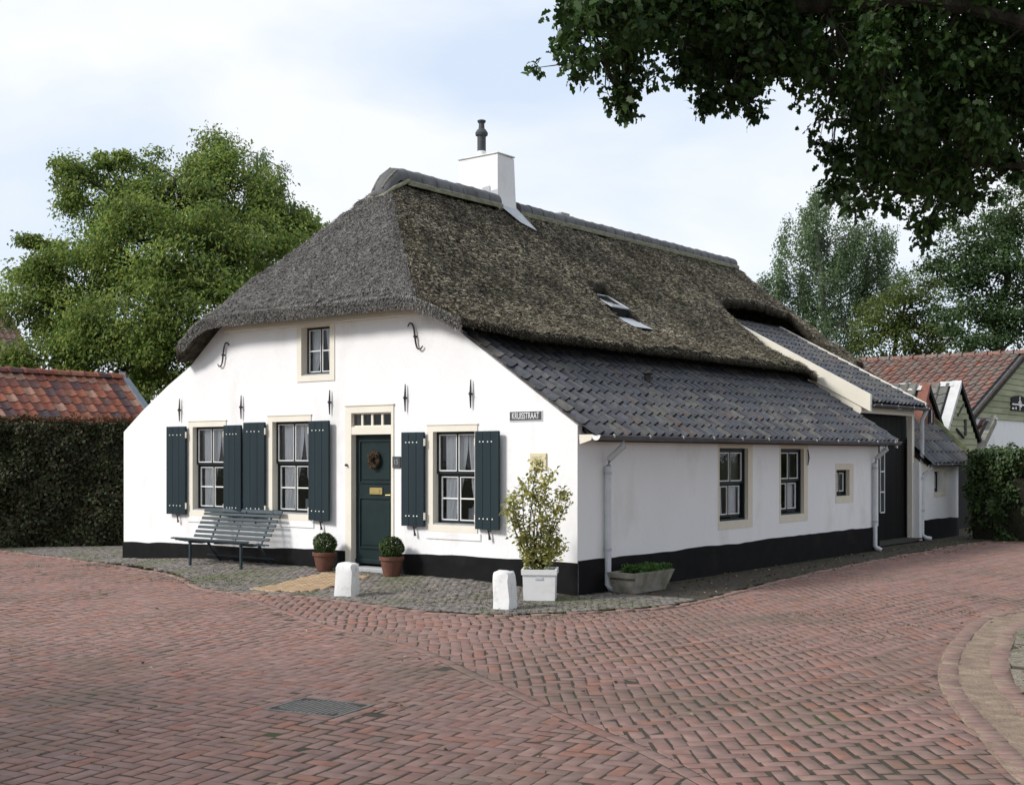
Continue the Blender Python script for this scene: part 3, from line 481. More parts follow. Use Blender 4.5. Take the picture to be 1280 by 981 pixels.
for r in wholeA:
    d = r[:2]-np.array(COVER[:2]); la, lb = d[0]*math.cos(CA)+d[1]*math.sin(CA), -d[0]*math.sin(CA)+d[1]*math.cos(CA)
    if max(abs(la)-hx, abs(lb)-hy_) > .13: keepA.append(r); continue
    c_, s_ = math.cos(r[2]-CA), math.sin(r[2]-CA); po = [np.array((la+a*r[3]/2*.94*c_-b*r[4]/2*.86*s_, lb+a*r[3]/2*.94*s_+b*r[4]/2*.86*c_)) for a, b in ((-1,-1),(1,-1),(1,1),(-1,1))]
    if all(max(abs(p[0])-hx, abs(p[1])-hy_) > 0 for p in po) and max(abs(la)-hx, abs(lb)-hy_) > 0: keepA.append(r); continue
    nrm, o_ = (np.array((math.copysign(1, la), 0.)), hx) if abs(la)-hx > abs(lb)-hy_ else (np.array((0., math.copysign(1, lb))), hy_)
    out = []; sd_ = [float(p @ nrm)-o_ for p in po]
    for k in range(4):
        p, q, da, db = po[k], po[(k+1) % 4], sd_[k], sd_[(k+1) % 4]
        if da >= 0: out.append(p)
        if (da >= 0) != (db >= 0): out.append(p+(q-p)*da/(da-db))
    if len(out) >= 3:
        o2 = np.array([cxf(*p) for p in out]); ar = abs(np.sum(o2[:,0]*np.roll(o2[:,1],-1)-o2[:,1]*np.roll(o2[:,0],-1)))/2
        if ar > .0012: cutA.append(o2)
wholeA = np.array(keepA); fr = []; x, y, sx, sy = COVER
for k in range(3): fr += [(*cxf(-sx/2+sx/6+k*sx/3, s_*(sy/2+.055)), CA, sx/3, .105) for s_ in (-1, 1)]
for k in range(4): fr += [(*cxf(s_*(sx/2+.055), -sy/2-.11+(sy+.22)*(k+.5)/4), CA+math.pi/2, (sy+.22)/4, .105) for s_ in (-1, 1)]
l, a = course(bnd, .21); cb = np.stack([l[:,0], l[:,1], a, np.full(len(l), .21), np.full(len(l), W)], 1)
allr = np.concatenate([wholeA, wholeB, cb, np.array(fr)])
allr = allr[in_view(allr[:, :2])]
order = np.argsort(np.linalg.norm(allr[:, :2]-CAMXY, axis=1) + 1.2*np.abs((allr[:, :2]-CAMXY) @ RT > 0.43*((allr[:, :2]-CAMXY) @ FW))*9)
allr = allr[order]
vis = (np.abs((allr[:, :2]-CAMXY) @ RT) < 0.409*((allr[:, :2]-CAMXY) @ FW)) & (((allr[:, :2]-CAMXY) @ FW) > 6.75)
single = allr[vis][:300]; rest = np.concatenate([allr[vis][300:], allr[~vis]])
V, F = bricks_from(rest, road_h, 0.0145); mesh_obj('bricks', fast_mesh('bricks', V, F), 'brick', road, 'stuff')
proto = {}
for i, r in enumerate(single):
    key = (round(float(r[3]), 2), round(float(r[4]), 3))
    if key not in proto:
        V, F = bricks_from([(0,0,0,r[3],r[4])], lambda x, y: 0*x, 0.0145, jz=0.0); proto[key] = fast_mesh('brick', V, F); proto[key].materials.append(MATS['brick'])
    o = bpy.data.objects.new('brick', proto[key]); link(o); o.parent = road
    o.location = (r[0], r[1], float(road_h(r[0], r[1]))+random.gauss(0, .0012)); o.rotation_euler = (random.gauss(0,.005), random.gauss(0,.005), r[2])
b = MB()
for c in cutA+cutB: poly_brick(b, c, float(road_h(*c.mean(0)))+random.gauss(0, .002))
b.build('cut_bricks', 'brick', road, kind='stuff')

# pavement of grey clinkers in front of the house, with its edging course and the yellow path to the door
pav = [tuple(p) for p in pe if p[1] < 13.2] + [(0.02,13.2),(0.02,-0.02),(-9.5,-0.02),(-9.5,3.0),(-18,3.0)]
pavement = sheet('pavement', -16, 1.5, -2.4, 13.2, (180, 150), lambda x, y: pave_h(x, y)-0.006, 'soil', poly=pav)  # dark soil strip by the side wall partly stands in for shadow
PATH = [(-3.78,-2.05),(-3.05,-1.98),(-2.98,-1.6),(-3.18,-0.42),(-4.05,-0.42),(-4.02,-0.9)]
fr = []
for iy, yy in enumerate(np.arange(-2.35, 3.0, 0.072)):
    for xx in np.arange(-16, 1.4, 0.10): fr.append((xx+(iy % 2)*.05+random.gauss(0,.008), yy+random.gauss(0,.005), random.gauss(0,.07), .10*random.uniform(.88,1.08), .072))
fr = np.array(fr)
pin = [tuple(p) for p in off(pe, 0.03) if p[1] < 0.6] + [(0.1,0.6),(0.02,-0.05),(-9.56,-0.05),(-9.56,3.0),(-18,3.0)]
fr = fr[pip(fr[:, :2], pin) & ~pip(fr[:, :2], PATH) & in_view(fr[:, :2], .2)]
V, F = bricks_from(fr, lambda x, y: pave_h(x, y)-.001, 0.009, jz=.002); mesh_obj('clinkers', fast_mesh('clinkers', V, F), 'cobble', pavement, 'stuff')
l, a = course(off(pe, -0.055), .21); k = l[:,1] < 13.5; l, a = l[k], a[k]
fr = np.stack([l[:,0], l[:,1], a, np.full(len(l), .21), np.full(len(l), .105)], 1); fr = fr[in_view(fr[:, :2], .2)]
V, F = bricks_from(fr, lambda x, y: road_h(x, y)+.012, 0.012, jz=.005); mesh_obj('edging_bricks', fast_mesh('edging_bricks', V, F), 'kerb_brick', pavement, 'stuff')
path = sheet('path', -4.2, -2.8, -2.2, -0.38, (30, 40), lambda x, y: pave_h(x, y)-0.001, 'soil', poly=PATH)
fr = np.array([(xx+(iy % 2)*.05, yy, 0.0, .10, .10) for iy, yy in enumerate(np.arange(-2.1, -0.42, 0.10)) for xx in np.arange(-4.2, -2.8, .10)])
fr = fr[pip(fr[:, :2], PATH)]; V, F = bricks_from(fr, lambda x, y: pave_h(x, y)+.014, 0.002, jz=.0005, bev=.001); mesh_obj('path_bricks', fast_mesh('path_bricks', V, F), 'yellow_brick', path, 'stuff')

# the curved sandy gutter on the right and the planted island behind it
def strip(name, A, B, n, hf, material):
    t = np.linspace(0, 1, 160); rs_ = lambda l: np.stack([np.interp(t, np.linspace(0,1,len(l)), np.asarray(l)[:, i]) for i in (0, 1)], 1); A, B = rs_(A), rs_(B)
    X = np.concatenate([A+(B-A)*k/n for k in range(n+1)]); V = np.c_[X, hf(X[:,0], X[:,1])]; i, j = np.meshgrid(np.arange(159), np.arange(n)); a = (j*160+i).ravel()
    return mesh_obj(name, fast_mesh(name, V, np.stack([a, a+1, a+161, a+160], 1), True), material, None, 'structure')
gutter_ = strip('street_gutter', off(ko, -.02), ki, 14, lambda x, y: road_h(x, y)+0.004+0.012*fbm(x*4, y*4, 3), 'sand')
n = min(len(ko), len(ki)); tko = np.linspace(0, 1, 200); rs = lambda l: np.stack([np.interp(tko, np.linspace(0,1,len(l)), l[:, i]) for i in (0, 1)], 1)
ko2, ki2 = rs(ko), rs(ki); sand = []; kerb = []
l, a = course(ko2+(ki2-ko2)*.13, .108, True); kerb += [(p[0], p[1], t, .14, .108) for p, t in zip(l, a)]
l, a = course(ko2+(ki2-ko2)*.90, .108, True); kerb += [(p[0], p[1], t, .17, .108) for p, t in zip(l, a)]
for j, f_ in enumerate((.46,.66)):
    l, a = course(ko2+(ki2-ko2)*f_, .205); sand += [(p[0], p[1], t+random.gauss(0,.02), .205, .082) for p, t in zip(l, a)]
ends = lambda r: np.array(r)[in_view(np.array(r)[:, :2], .2)]
V, F = bricks_from(ends(kerb), lambda x, y: road_h(x, y)+.010, .010, jz=.003); mesh_obj('kerb_bricks', fast_mesh('kerb_bricks', V, F), 'kerb_brick', gutter_, 'stuff')
island = strip('island', off(ki, .015), [(18,5),(18,2),(18,-2),(18,-5),(18,-9)], 60, lambda x, y: 0.022+0.06*fbm(x*2.3, y*2.3, 4)+road_h(x, y), 'gravel')
# the iron cover in the road
cv = thing('drain_cover', (COVER[0], COVER[1], 0.0), 'ribbed grey iron cover set in the brick street', 'drain cover')
z = float(road_h(COVER[0], COVER[1])); x, y, sx, sy = COVER; cvx = lambda a, b, c: (*cxf(a, b), z+c)
MB(cvx).box(-sx/2+.006, sx/2-.006, -sy/2+.006, sy/2-.006, -.03, -.006).build('plate', 'iron_cover', cv)
m = MB(cvx)
for s_ in (-1, 1): m.box(-sx/2+.006, sx/2-.006, s_*(sy/2-.02)-.012, s_*(sy/2-.02)+.012, -.03, .001); m.box(s_*(sx/2-.02)-.012, s_*(sx/2-.02)+.012, -sy/2+.033, sy/2-.033, -.03, .001)
m.build('frame', 'iron_rib', cv)
for k in range(14):
    u = -sx/2+.06+k*(sx-.12)/13; e = math.sqrt(max(.05, 1-(u/(sx*.5))**2))*(sy/2-.04); MB(cvx).box(u-.011, u+.011, -e, e, -.02, .0005, .003).build('rib', 'iron_rib', cv)
# moss and blades in the joints, litter by the wall
def scatter(n, x0, x1, y0, y1, poly=None, dens=None):
    P = np.stack([rng.uniform(x0, x1, n), rng.uniform(y0, y1, n)], 1)
    if poly: P = P[pip(P, poly)]
    if dens is not None: P = P[dens(P[:,0], P[:,1]) > rng.random(len(P))]
    return P
P = np.concatenate([scatter(26000, -10, 1.4, -2.5, 0.4, None, lambda x, y: np.clip((fbm(x*1.1+3, y*1.1, 4)+0.02)*3.0, 0, 1)*(np.abs(y+1.0) < 1.1)),
                    scatter(9000, 0.1, 4.5, -1.6, 1.6, None, lambda x, y: np.clip(fbm(x*1.4+8, y*1.4, 3)*3-.1, 0, .8)),
                    scatter(5000, -6, 6, -9, -2.3, None, lambda x, y: np.clip(fbm(x*.8+1, y*.8, 3)*3-.55, 0, .5)),
                    scatter(3500, 0.02, .35, 0.1, 13, None, lambda x, y: 0.25+0*x), off(pe, .03)[rng.integers(0, len(pe), 900)]+rng.normal(0, .03, (900, 2))])
P = P[in_view(P, .15)]
z = np.where((P[:,1] > -2.3) & (P[:,0] < 1.2), np.maximum(pave_h(P[:,0], P[:,1]), road_h(P[:,0], P[:,1])), road_h(P[:,0], P[:,1]))-0.008
# pile the blades in the joints only near the camera; farther off they read as tufts
me = leaf_mesh('grass', np.c_[P, z], 0.024, 0.3, 'fold', 0.16, None, -0.8); g = mesh_obj('moss_and_grass', me, 'grass_leaf', None, 'stuff'); tag(g, 'moss and short grass growing in the paving joints', 'moss')
P = np.concatenate([scatter(420, 0.05, 1.3, 0.3, 13), scatter(160, -3, 5, -9, 2), scatter(500, 5, 8, -6, 3, [tuple(p) for p in off(ki, .02)]+[(18,-9),(18,5)])])
P = P[~pip(P, [(-9.6,0),(0,0),(0,14),(-9.6,14)])]
me = leaf_mesh('litter', np.c_[P, np.where(P[:,0] > 5, .05, .022)+0*P[:,0]], 0.05, 3.0, 'fold', 0.3); g = mesh_obj('fallen_leaves', me, 'litter', None, 'stuff'); tag(g, 'dry fallen leaves scattered on the street and by the wall', 'leaves')

# ------------------------------------------------------------------ the farmhouse
house = thing('farmhouse', (0, 0, 0), 'white plastered farmhouse with thatched roof and dark green shutters', 'farmhouse')
def wall_mesh(xf, u0, u1, top, holes, v0=0.0, depth=0.30, inner=True):
    m = MB(xf); us = {u0, u1}; vs = {v0}
    for (a, b, c, d) in holes: us |= {a, b}; vs |= {c, d}
    for k in top: us.add(k[0])
    us = sorted(u for u in us if u0 <= u <= u1); vs = sorted(vs)
    T = lambda u: float(np.interp(u, [k[0] for k in top], [k[1] for k in top]))
    for a, b in zip(us[:-1], us[1:]):
        mid = (a+b)/2; lim = min(T(a), T(b)); lv = [v for v in vs if v < lim-1e-6]
        for i, v in enumerate(lv):
            if i+1 < len(lv):
                w = lv[i+1]
                if any(h[0] < mid < h[1] and h[2] < (v+w)/2 < h[3] for h in holes): continue
                m.add([(a,0,v),(b,0,v),(b,0,w),(a,0,w)], [(0,1,2,3)])
            else: m.add([(a,0,v),(b,0,v),(b,0,T(b)),(a,0,T(a))], [(0,1,2,3)])
        m.add([(a,0,T(a)),(b,0,T(b)),(b,-depth,T(b)),(a,-depth,T(a))], [(0,1,2,3)])
        if inner: m.add([(a,-depth,v0),(b,-depth,v0),(b,-depth,v0+.01),(a,-depth,v0+.01)], [(0,1,2,3)])
    for (a, b, c, d) in holes:
        m.add([(a,0,c),(a,-depth,c),(a,-depth,d),(a,0,d),(b,0,c),(b,-depth,c),(b,-depth,d),(b,0,d)], [(0,1,2,3),(4,7,6,5),(0,4,5,1),(3,2,6,7)])
    for u in (u0, u1): m.add([(u,0,v0),(u,-depth,v0),(u,-depth,T(u)),(u,0,T(u))], [(0,1,2,3)])
    return m
# openings: outer edge of the frame  (u0, u1, z0, z1)
W1 = (-7.75,-6.80,0.78,2.31); W2 = (-5.81,-4.84,0.78,2.36); W3 = (-2.52,-1.62,0.72,2.17); WU = (-5.15,-4.34,2.86,3.75); DR = (-4.11,-3.15,0.15,2.47)
gable = [(-9.58,2.14),(-9.0,2.52),(-8.3,2.92),(-7.7,3.22),(-7.0,3.75),(-6.6,4.0),(-2.9,4.0),(-2.4,3.78),(-1.86,3.37),(0,2.135)]
wall_mesh(FACADE, -9.54, 0.0, gable, [W1, W2, W3, WU, DR]).build('front_wall', 'plaster', house)
S1 = (3.63,4.53,0.78,1.87); S2 = (5.65,6.50,0.80,1.87); S3 = (7.80,8.36,1.05,1.51)
XS = SIDE(0.0)
wall_mesh(XS, 0.31, 9.69, [(0,2.10),(9.69,2.10)], [S1, S2, S3]).build('side_wall', 'plaster', house)
MB().box(-0.001, -0.0005, 0.0, 0.31, 0, 2.06).build('side_wall_end', 'plaster', house)
# closing walls: the far side, the rear and the recess of the barn door
m = MB(); m.box(-9.54, -9.3, 0.31, 12.9, 0, 2.1); m.box(-9.29, -0.9, 12.95, 13.2, 0, 3.2); m.box(-0.55, -0.32, 9.45, 9.685, 0, 2.3); m.box(-9.2, -7.4, .4, 12.8, 2.1, 2.2)
m.build('rear_wall', 'plaster', house)
MB().box(-0.7, -0.31, 9.40, 9.44, 0, 2.4).build('recess_wall', 'plaster', house)
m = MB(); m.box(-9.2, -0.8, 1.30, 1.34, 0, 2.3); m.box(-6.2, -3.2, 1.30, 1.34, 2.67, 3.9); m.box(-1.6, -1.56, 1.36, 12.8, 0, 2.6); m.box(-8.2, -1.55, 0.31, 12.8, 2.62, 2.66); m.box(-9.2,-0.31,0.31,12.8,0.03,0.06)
m.build('interior_light_block', 'interior', house)  # unseen dark panels added behind the windows to stop light leaking through
# tarred plinth with an uneven top
def plinth(xf, u0, u1, z0, z1, skip=(), o=0.018, seed=0):
    m = MB(xf); us = np.arange(u0, u1+.01, .12); us[-1] = u1
    for a, b in zip(us[:-1], us[1:]):
        if any(s[0] < (a+b)/2 < s[1] for s in skip): continue
        h = lambda u: lerp(z0, z1, (u-u0)/(u1-u0)) + 0.03*float(fbm(u*1.3+seed, seed, 3))
        m.add([(a,o,-.1),(b,o,-.1),(b,o,h(b)),(a,o,h(a)),(a,0,h(a)+.008),(b,0,h(b)+.008)], [(0,1,2,3),(3,2,5,4)])
    return m
plinth(FACADE, -9.55, DR[0], 0.285, 0.365, seed=1).build('plinth', 'plinth', house); plinth(FACADE, DR[1], 0.018, 0.38, 0.425, seed=2).build('plinth', 'plinth', house)
plinth(XS, 0.0, 9.70, 0.42, 0.45, seed=5).build('plinth', 'plinth', house)
MB().box(-0.5, 0.018, 9.691, 9.705, -.1, .45).build('plinth', 'plinth', house)

# ---- windows
def bars(m, u0, u1, z0, z1, o0, o1, w): 
    m.box(u0, u0+w, o0, o1, z0, z1); m.box(u1-w, u1, o0, o1, z0, z1); m.box(u0+w, u1-w, o0, o1, z0, z0+w); m.box(u0+w, u1-w, o0, o1, z1-w, z1)
def curtain(win, xf, u0, u1, z0, z1, o, shape, material='curtain'):
    """a pleated curtain hanging behind the pane; shape(t) gives its free edge for t from top (0) to bottom (1)"""
    m = MB(xf); n = 26; k = 10; vs = []
    for j in range(k+1):
        t = j/k; e = shape(t)
        for i in range(n+1):
            s = i/n; u = u0+(e-u0)*s; vs.append((u, o-0.012*math.sin(s*n*1.05+j*.15)-.01*math.sin(s*11), lerp(z1, z0, t)))
    m.add(vs, [(j*(n+1)+i, j*(n+1)+i+1, (j+1)*(n+1)+i+1, (j+1)*(n+1)+i) for j in range(k) for i in range(n)])
    return m.build('curtain', material, win, True)
def window(xf, frame, fw, kind, frame_mat='cream', sill=True, curt=True, recess=0.07, mid=0.46):
    a, b, c, d = frame; m = MB(xf)
    # timber frame flush with the wall face, with a thin drip moulding on top
    fo = 0.012 if frame_mat == 'cream' else -recess+.012
    bt = fw*0.9
    m.box(a, a+fw, -.14, fo, c+bt, d-fw*.8); fr_ = .045 if recess == .07 else fw
    m.box(b-fr_, b, -.14, fo, c+bt, d-fw*.8); m.box(a, b, -.14, fo+.001, d-fw*.8, d); m.box(a, b, -.14, fo+.001, c, c+bt)
    w = m.build('window', frame_mat, house)
    if frame_mat == 'cream': MB(xf).box(a-.012, b+.012, .0, .022, d+.001, d+.016).build('drip_moulding', 'cream', w)
    i0, i1, z0, z1 = a+fw, b-fr_, c+bt, d-fw*.8; o = -recess
    if sill: MB(xf).box(i0+.002, i1-.002, o, -.005, z0+.001, z0+.022).build('sill', 'lead', w)
    # dark sashes with white glazing rebates
    def sash(u0, u1, q0, q1, oo, t, cols, rows):
        s = MB(xf); bars(s, u0, u1, q0, q1, oo-.03, oo, t); uu = [u0+t+(u1-u0-2*t)*i/cols for i in range(cols+1)]
        for i in range(1, cols): s.box(uu[i]-t*.38, uu[i]+t*.38, oo-.028, oo-.001, q0+t, q1-t)
        ob = s.build('sash', 'sash', w)
        wt_ = MB(xf); e = .014
        qq = [q0+t+(q1-q0-2*t)*j/rows for j in range(rows+1)]
        for i in range(cols):
            g0 = uu[i]+(t*.38 if i else 0); g1 = uu[i+1]-(t*.38 if i < cols-1 else 0)
            bars(wt_, g0, g1, q0+t, q1-t, oo-.026, oo-.006, e)
            for j in range(1, rows): wt_.box(g0+e, g1-e, oo-.025, oo-.007, qq[j]-.009, qq[j]+.009)
            for j in range(rows):
                MB(xf).add([(g0+e,oo-.02,qq[j]),(g1-e,oo-.02,qq[j]),(g1-e,oo-.02,qq[j+1]),(g0+e,oo-.02,qq[j+1])], [(0,1,2,3)]).build('pane', 'glass', w)
        wt_.build('glazing_bars', 'white_paint', w)
    if kind == 'sash':
        zm = z0+(z1-z0)*(1-mid)+.02
        sash(i0, i1, zm-.012, z1, o, .036, 2, 1)
        sash(i0+.018, i1-.018, z0+.022, zm-.012, o-.032, .036, 2, 2)
        MB(xf).box(i0, i0+.018, o-.07, o-.03, z0+.022, zm-.013).build('sash_runner', 'sash', w); MB(xf).box(i1-.018, i1, o-.07, o-.03, z0+.022, zm-.013).build('sash_runner', 'sash', w)
    elif kind == 'two':                          # a large window of two lights above two lower ones, no middle bar
        zm = z0+(z1-z0)*.52
        sash(i0, i1, zm-.012, z1, o, .036, 2, 1); sash(i0+.012, i1-.012, z0+.022, zm-.012, o-.032, .036, 2, 1)
    else: sash(i0, i1, z0+.022, z1, o, .032, 2, kind)
    if curt:
        cu = (i1-i0); ml = (i0+i1)/2
        if curt == 'swag':                       # white curtains drawn aside below, scalloped edges
            sc = lambda t: .012*abs(math.sin(t*40))
            curtain(w, xf, i0+.10, 0, z0+.03, z1, o-.080, lambda t: ml+cu*(.17-.30*t**1.6 if t < .8 else -.02-.10*math.sin((t-.8)*8))+sc(t))
            curtain(w, xf, i1, 0, z0+.03, z1, o-.086, lambda t: ml+cu*(.16+.20*t**1.4)+sc(t+.03))
            c_ = MB(xf); c_.box(ml+.03, i1-.05, o-.30, o-.2, z0+.0, z0+.22); c_.tube([(ml+.14,o-.25,z0+.2),(ml+.17,o-.25,z0+.34),(ml+.1,o-.25,z0+.42)], [.07,.05,.03], 8)
            c_.build('window_ornament', 'zinc', w, True)
        elif curt == 'small':
            curtain(w, xf, i0+.02, 0, z0+.03, z1, o-.08, lambda t: ml-cu*(.06+.20*t*t)); curtain(w, xf, i1, 0, z0+.03, z1, o-.08, lambda t: ml+cu*(.02+.18*t))
            MB(xf).box(ml-.05, i1-.02, o-.30, o-.28, z0, z1-.2).build('curtain', 'red_cloth', w)
        elif curt == 'net':
            curtain(w, xf, i0, 0, z0+.03, z0+(z1-z0)*.55, o-.09, lambda t: i0+cu*.35); curtain(w, xf, i1, 0, z0+.03, z0+(z1-z0)*.5, o-.10, lambda t: ml+cu*.08)
            curtain(w, xf, i0, 0, z0+(z1-z0)*.55, z1, o-.12, lambda t: i0+cu*.22)
        else: curtain(w, xf, i0, 0, z0+.02, z1, o-.09, lambda t: i0+cu*.42); curtain(w, xf, i1, 0, z0+.02, z1, o-.09, lambda t: ml+cu*.1)
    return w
w1 = window(FACADE, W1, .11, 'sash', curt='swag'); w2 = window(FACADE, W2, .11, 'sash', curt='swag'); w3 = window(FACADE, W3, .11, 'sash', curt='swag')
wu = window(FACADE, WU, .10, 2, curt='small', recess=.11)
window(XS, S1, .035, 'two', 'sash', False, 'net', .065); window(XS, S2, .035, 'two', 'sash', False, 'net', .065); window(XS, S3, .03, 1, 'sash', False, 'plain', .075)
for (h, l, r, t, b_) in ((S1,.04,.15,.09,.12),(S2,.04,.15,.09,.12),(S3,.03,.18,.11,.12)):    # cream painted bands round the side windows
    m = MB(XS); o = .006
    m.box(h[0]-l, h[1]+r, 0, o, h[3], h[3]+t); m.box(h[0]-l, h[1]+r, 0, o, h[2]-b_, h[2]); m.box(h[0]-l, h[0]-.001, 0, o, h[2], h[3]); m.box(h[1]+.001, h[1]+r, 0, o, h[2], h[3])
    m.box(h[1]-.0015, h[1]-.0005, -.1, .003, h[2], h[3])
    m.build('window_surround', 'cream_plaster', house)
for h, e in ((W1,.12),(W2,.1),(W3,.1)):                                                      # plain plaster sill below each front window
    MB(FACADE).box(h[0]-.02, h[1]+.06, 0, .014, h[2]-.10, h[2]-.001, .005).build('window_sill', 'plaster', house)
# ---- shutters, hung on the frames and standing open just off the wall
def shutter(u0, u1, z0, z1, hinge, tilt):
    def xf(u, o, v):                              # opened not quite flat: swings out a little about its hinge
        d = u-hinge; return (hinge+d*math.cos(tilt), -(0.035+o)-abs(d)*math.sin(tilt), v)
    n = 3; w = (u1-u0)/n; s = None
    m = MB(xf); m.box(u0+.004, u1-.004, 0, .012, z0+.004, z1-.004); s = m.build('shutter', 'shutter', house)
    for k in range(n): MB(xf).box(u0+k*w+.001, u0+(k+1)*w-.001, .013, .036, z0, z1, .004).build('plank', 'shutter', s)
    nl = MB(xf)
    for z in (z1-.14, z0+.14):
        for k in range(4):
            u = lerp(u0+.09, u1-.12, k/3)+random.gauss(0,.006); nl.box(u-.011, u+.011, .0365, .041, z-.008, z+.008, .003)
    nl.build('nails', 'lettering', s)
    for z in (z1-.14, z0+.14): MB(xf).tube([(hinge, .02, z-.05),(hinge,.02,z+.05)], .017, 8).build('hinge', 'cream', s)
    c = (u0+u1)/2; st = MB(FACADE); st.tube([(c,.0,z0-.02),(c,.05,z0-.025),(c+.01,.075,z0+.02)], .009, 6); st.tube([(c,.05,z0-.02),(c+.012,.045,z0-.08),(c+.02,.04,z0-.135)], [.009,.012,.020], 6); st.build('shutter_stay', 'iron', s)
    return s
for (h, zz, wl, wr) in ((W1,(.80,2.235),.49,.47),(W2,(.80,2.27),.49,.475),(W3,(.785,2.08),.42,.435)):
    shutter(h[0]-wl, h[0]-.006, zz[0], zz[1], h[0]-.004, R(1.5)); shutter(h[1]+.006, h[1]+wr, zz[0], zz[1], h[1]+.004, R(4))
# ---- front door
a, b, c, d = DR; m = MB(FACADE); j = .12
m.box(a, a+j, -.16, .014, c-.02, d-.10); m.box(b-.045, b, -.16, .014, c-.02, d-.10); m.box(a, b, -.16, .015, d-.10, d); m.box(a+j, b-.045, -.16, .010, 2.06, 2.17)
door = m.build('door', 'cream', house)
MB(FACADE).box(a-.012, b+.012, .0, .028, d+.001, d+.02).build('drip_moulding', 'cream', door)
m = MB(FACADE); m.box(a+j, b-.045, -.12, -.085, c+.05, 2.06); leaf = m.build('door_leaf', 'door', door)
def panel(z0, z1):
    q = MB(FACADE); u0, u1 = a+j+.08, b-.10; bars(q, u0, u1, z0, z1, -.0845, -.068, .022); q.box(u0+.05, u1-.05, -.0845, -.074, z0+.05, z1-.05, .006); q.build('door_panel', 'door', door)
panel(1.36, 1.98); panel(.42, 1.16)
MB(FACADE).box(a+j+.01, b-.05, -.0845, -.055, c+.06, c+.12, .008).build('weatherboard', 'door', door)
q = MB(FACADE); q.box(-3.70, -3.45, -.0845, -.066, 1.20, 1.30, .006); q.build('letterbox', 'brass', door); MB(FACADE).box(-3.66, -3.49, -.0655, -.060, 1.225, 1.275, .004).build('letterbox_flap', 'brass', door)
MB(FACADE).tube([(b-.10,-.085,1.20),(b-.10,-.03,1.20),(b-.19,-.03,1.195)], .011, 8).build('door_handle', 'brass', door, True)
MB(FACADE).tube([(a+.04,.014,1.62),(a+.04,.05,1.62)], .018, 8).build('bell_push', 'iron', door)
u = np.linspace(a+j-.02, b-.06, 5); q = MB(FACADE); 
for k in range(4):
    bars(q, u[k]+.001, u[k+1]-.001, 2.172, 2.368, -.06, -.03, .018)
    MB(FACADE).add([(u[k]+.018,-.05,2.19),(u[k+1]-.018,-.05,2.19),(u[k+1]-.018,-.05,2.35),(u[k]+.018,-.05,2.35)], [(0,1,2,3)]).build('pane', 'glass', door)
q.build('transom_bars', 'cream', door)
MB(FACADE).box(a-.03, b+.03, -.2, .10, .06, .165, .012).build('doorstep', 'bluestone', house)
# ---- wall anchors
for (x, z0, z1) in ((-7.96,2.32,2.69),(-6.41,2.33,2.70),(-4.42,2.36,2.72),(-2.91,2.37,2.75),(-1.72,2.39,2.77)):
    zc = (z0+z1)/2; m = MB(FACADE)
    m.tube([(x,.03,z0),(x,.034,zc-.04),(x,.036,zc),(x+.003,.034,zc+.04),(x+.002,.03,z1)], [.008,.015,.019,.015,.007], 6); m.tube([(x,.0,zc),(x,.062,zc)], .014, 6); m.build('wall_anchor', 'iron', house)
def s_anchor(x, z, s):
    pts = [(x+s*.14,.03,z+.145),(x+s*.10,.035,z+.19),(x+s*.05,.035,z+.175),(x+s*.018,.035,z+.10),(x,.036,z),(x-s*.018,.035,z-.10),(x-s*.05,.035,z-.165),(x-s*.10,.035,z-.175),(x-s*.14,.03,z-.135)]
    m = MB(FACADE); sm = smooth3(pts); m.tube(sm, [lerp(.008,.015,1-abs(i/(len(sm)-1)*2-1)) for i in range(len(sm))], 6); m.tube([(x,0,z),(x,.06,z)], .015, 6); m.build('wall_anchor', 'iron', house, True)
def smooth3(pts):
    P_ = [np.array(p, float) for p in pts]; o = []
    for i in range(len(P_)-1):
        p0, p1, p2, p3 = P_[max(i-1,0)], P_[i], P_[i+1], P_[min(i+2,len(P_)-1)]
        for k in range(4): t = k/4; o.append(tuple(0.5*((2*p1)+(-p0+p2)*t+(2*p0-5*p1+4*p2-p3)*t*t+(-p0+3*p1-3*p2+p3)*t**3)))
    return o+[tuple(P_[-1])]
s_anchor(-6.84, 3.35, 1); s_anchor(-2.72, 3.40, -1)
MB(XS).tube([(6.62,.02,1.60),(6.63,.035,1.72),(6.62,.02,1.86)], [.008,.013,.008], 6).build('wall_anchor', 'iron', house)

# ---- tiled lean-to roof along the side
SL = 0.66; al = math.atan(SL); ca_, sa_ = math.cos(al), math.sin(al)
m = MB(); m.add([(0.20,.1,1.99),(0.20,10.0,1.99),(-2.75,10.0,1.99+SL*2.95),(-2.75,.1,1.99+SL*2.95),(0.20,.1,1.93),(0.20,10.0,1.93),(-2.75,10.0,1.93+SL*2.95),(-2.75,.1,1.93+SL*2.95)], [(0,1,2,3),(7,6,5,4),(0,4,5,1),(1,5,6,2),(3,7,4,0)])
troof = m.build('tile_roof', 'black_wood', house)
pt = pantile(.243, .36)
lay_tiles(troof, pt, 'black_tile', (0.235, -0.035, 1.985), (0,1,0), (-ca_,0,sa_), .2085, .272, 48, 12, limit=300)
MB(SIDE(0)).box(9.98, 10.02, 0, 0, 0, 0)
m = MB(); m.add([(x, y, 1.90+SL*(.24-x)+dz) for x in (.24,-2.3) for y in (9.985,10.04) for dz in (0,.16)], [(0,2,3,1),(4,5,7,6),(1,3,7,5),(0,4,6,2),(0,1,5,4),(2,6,7,3)]); m.build('verge_board', 'cream', troof)
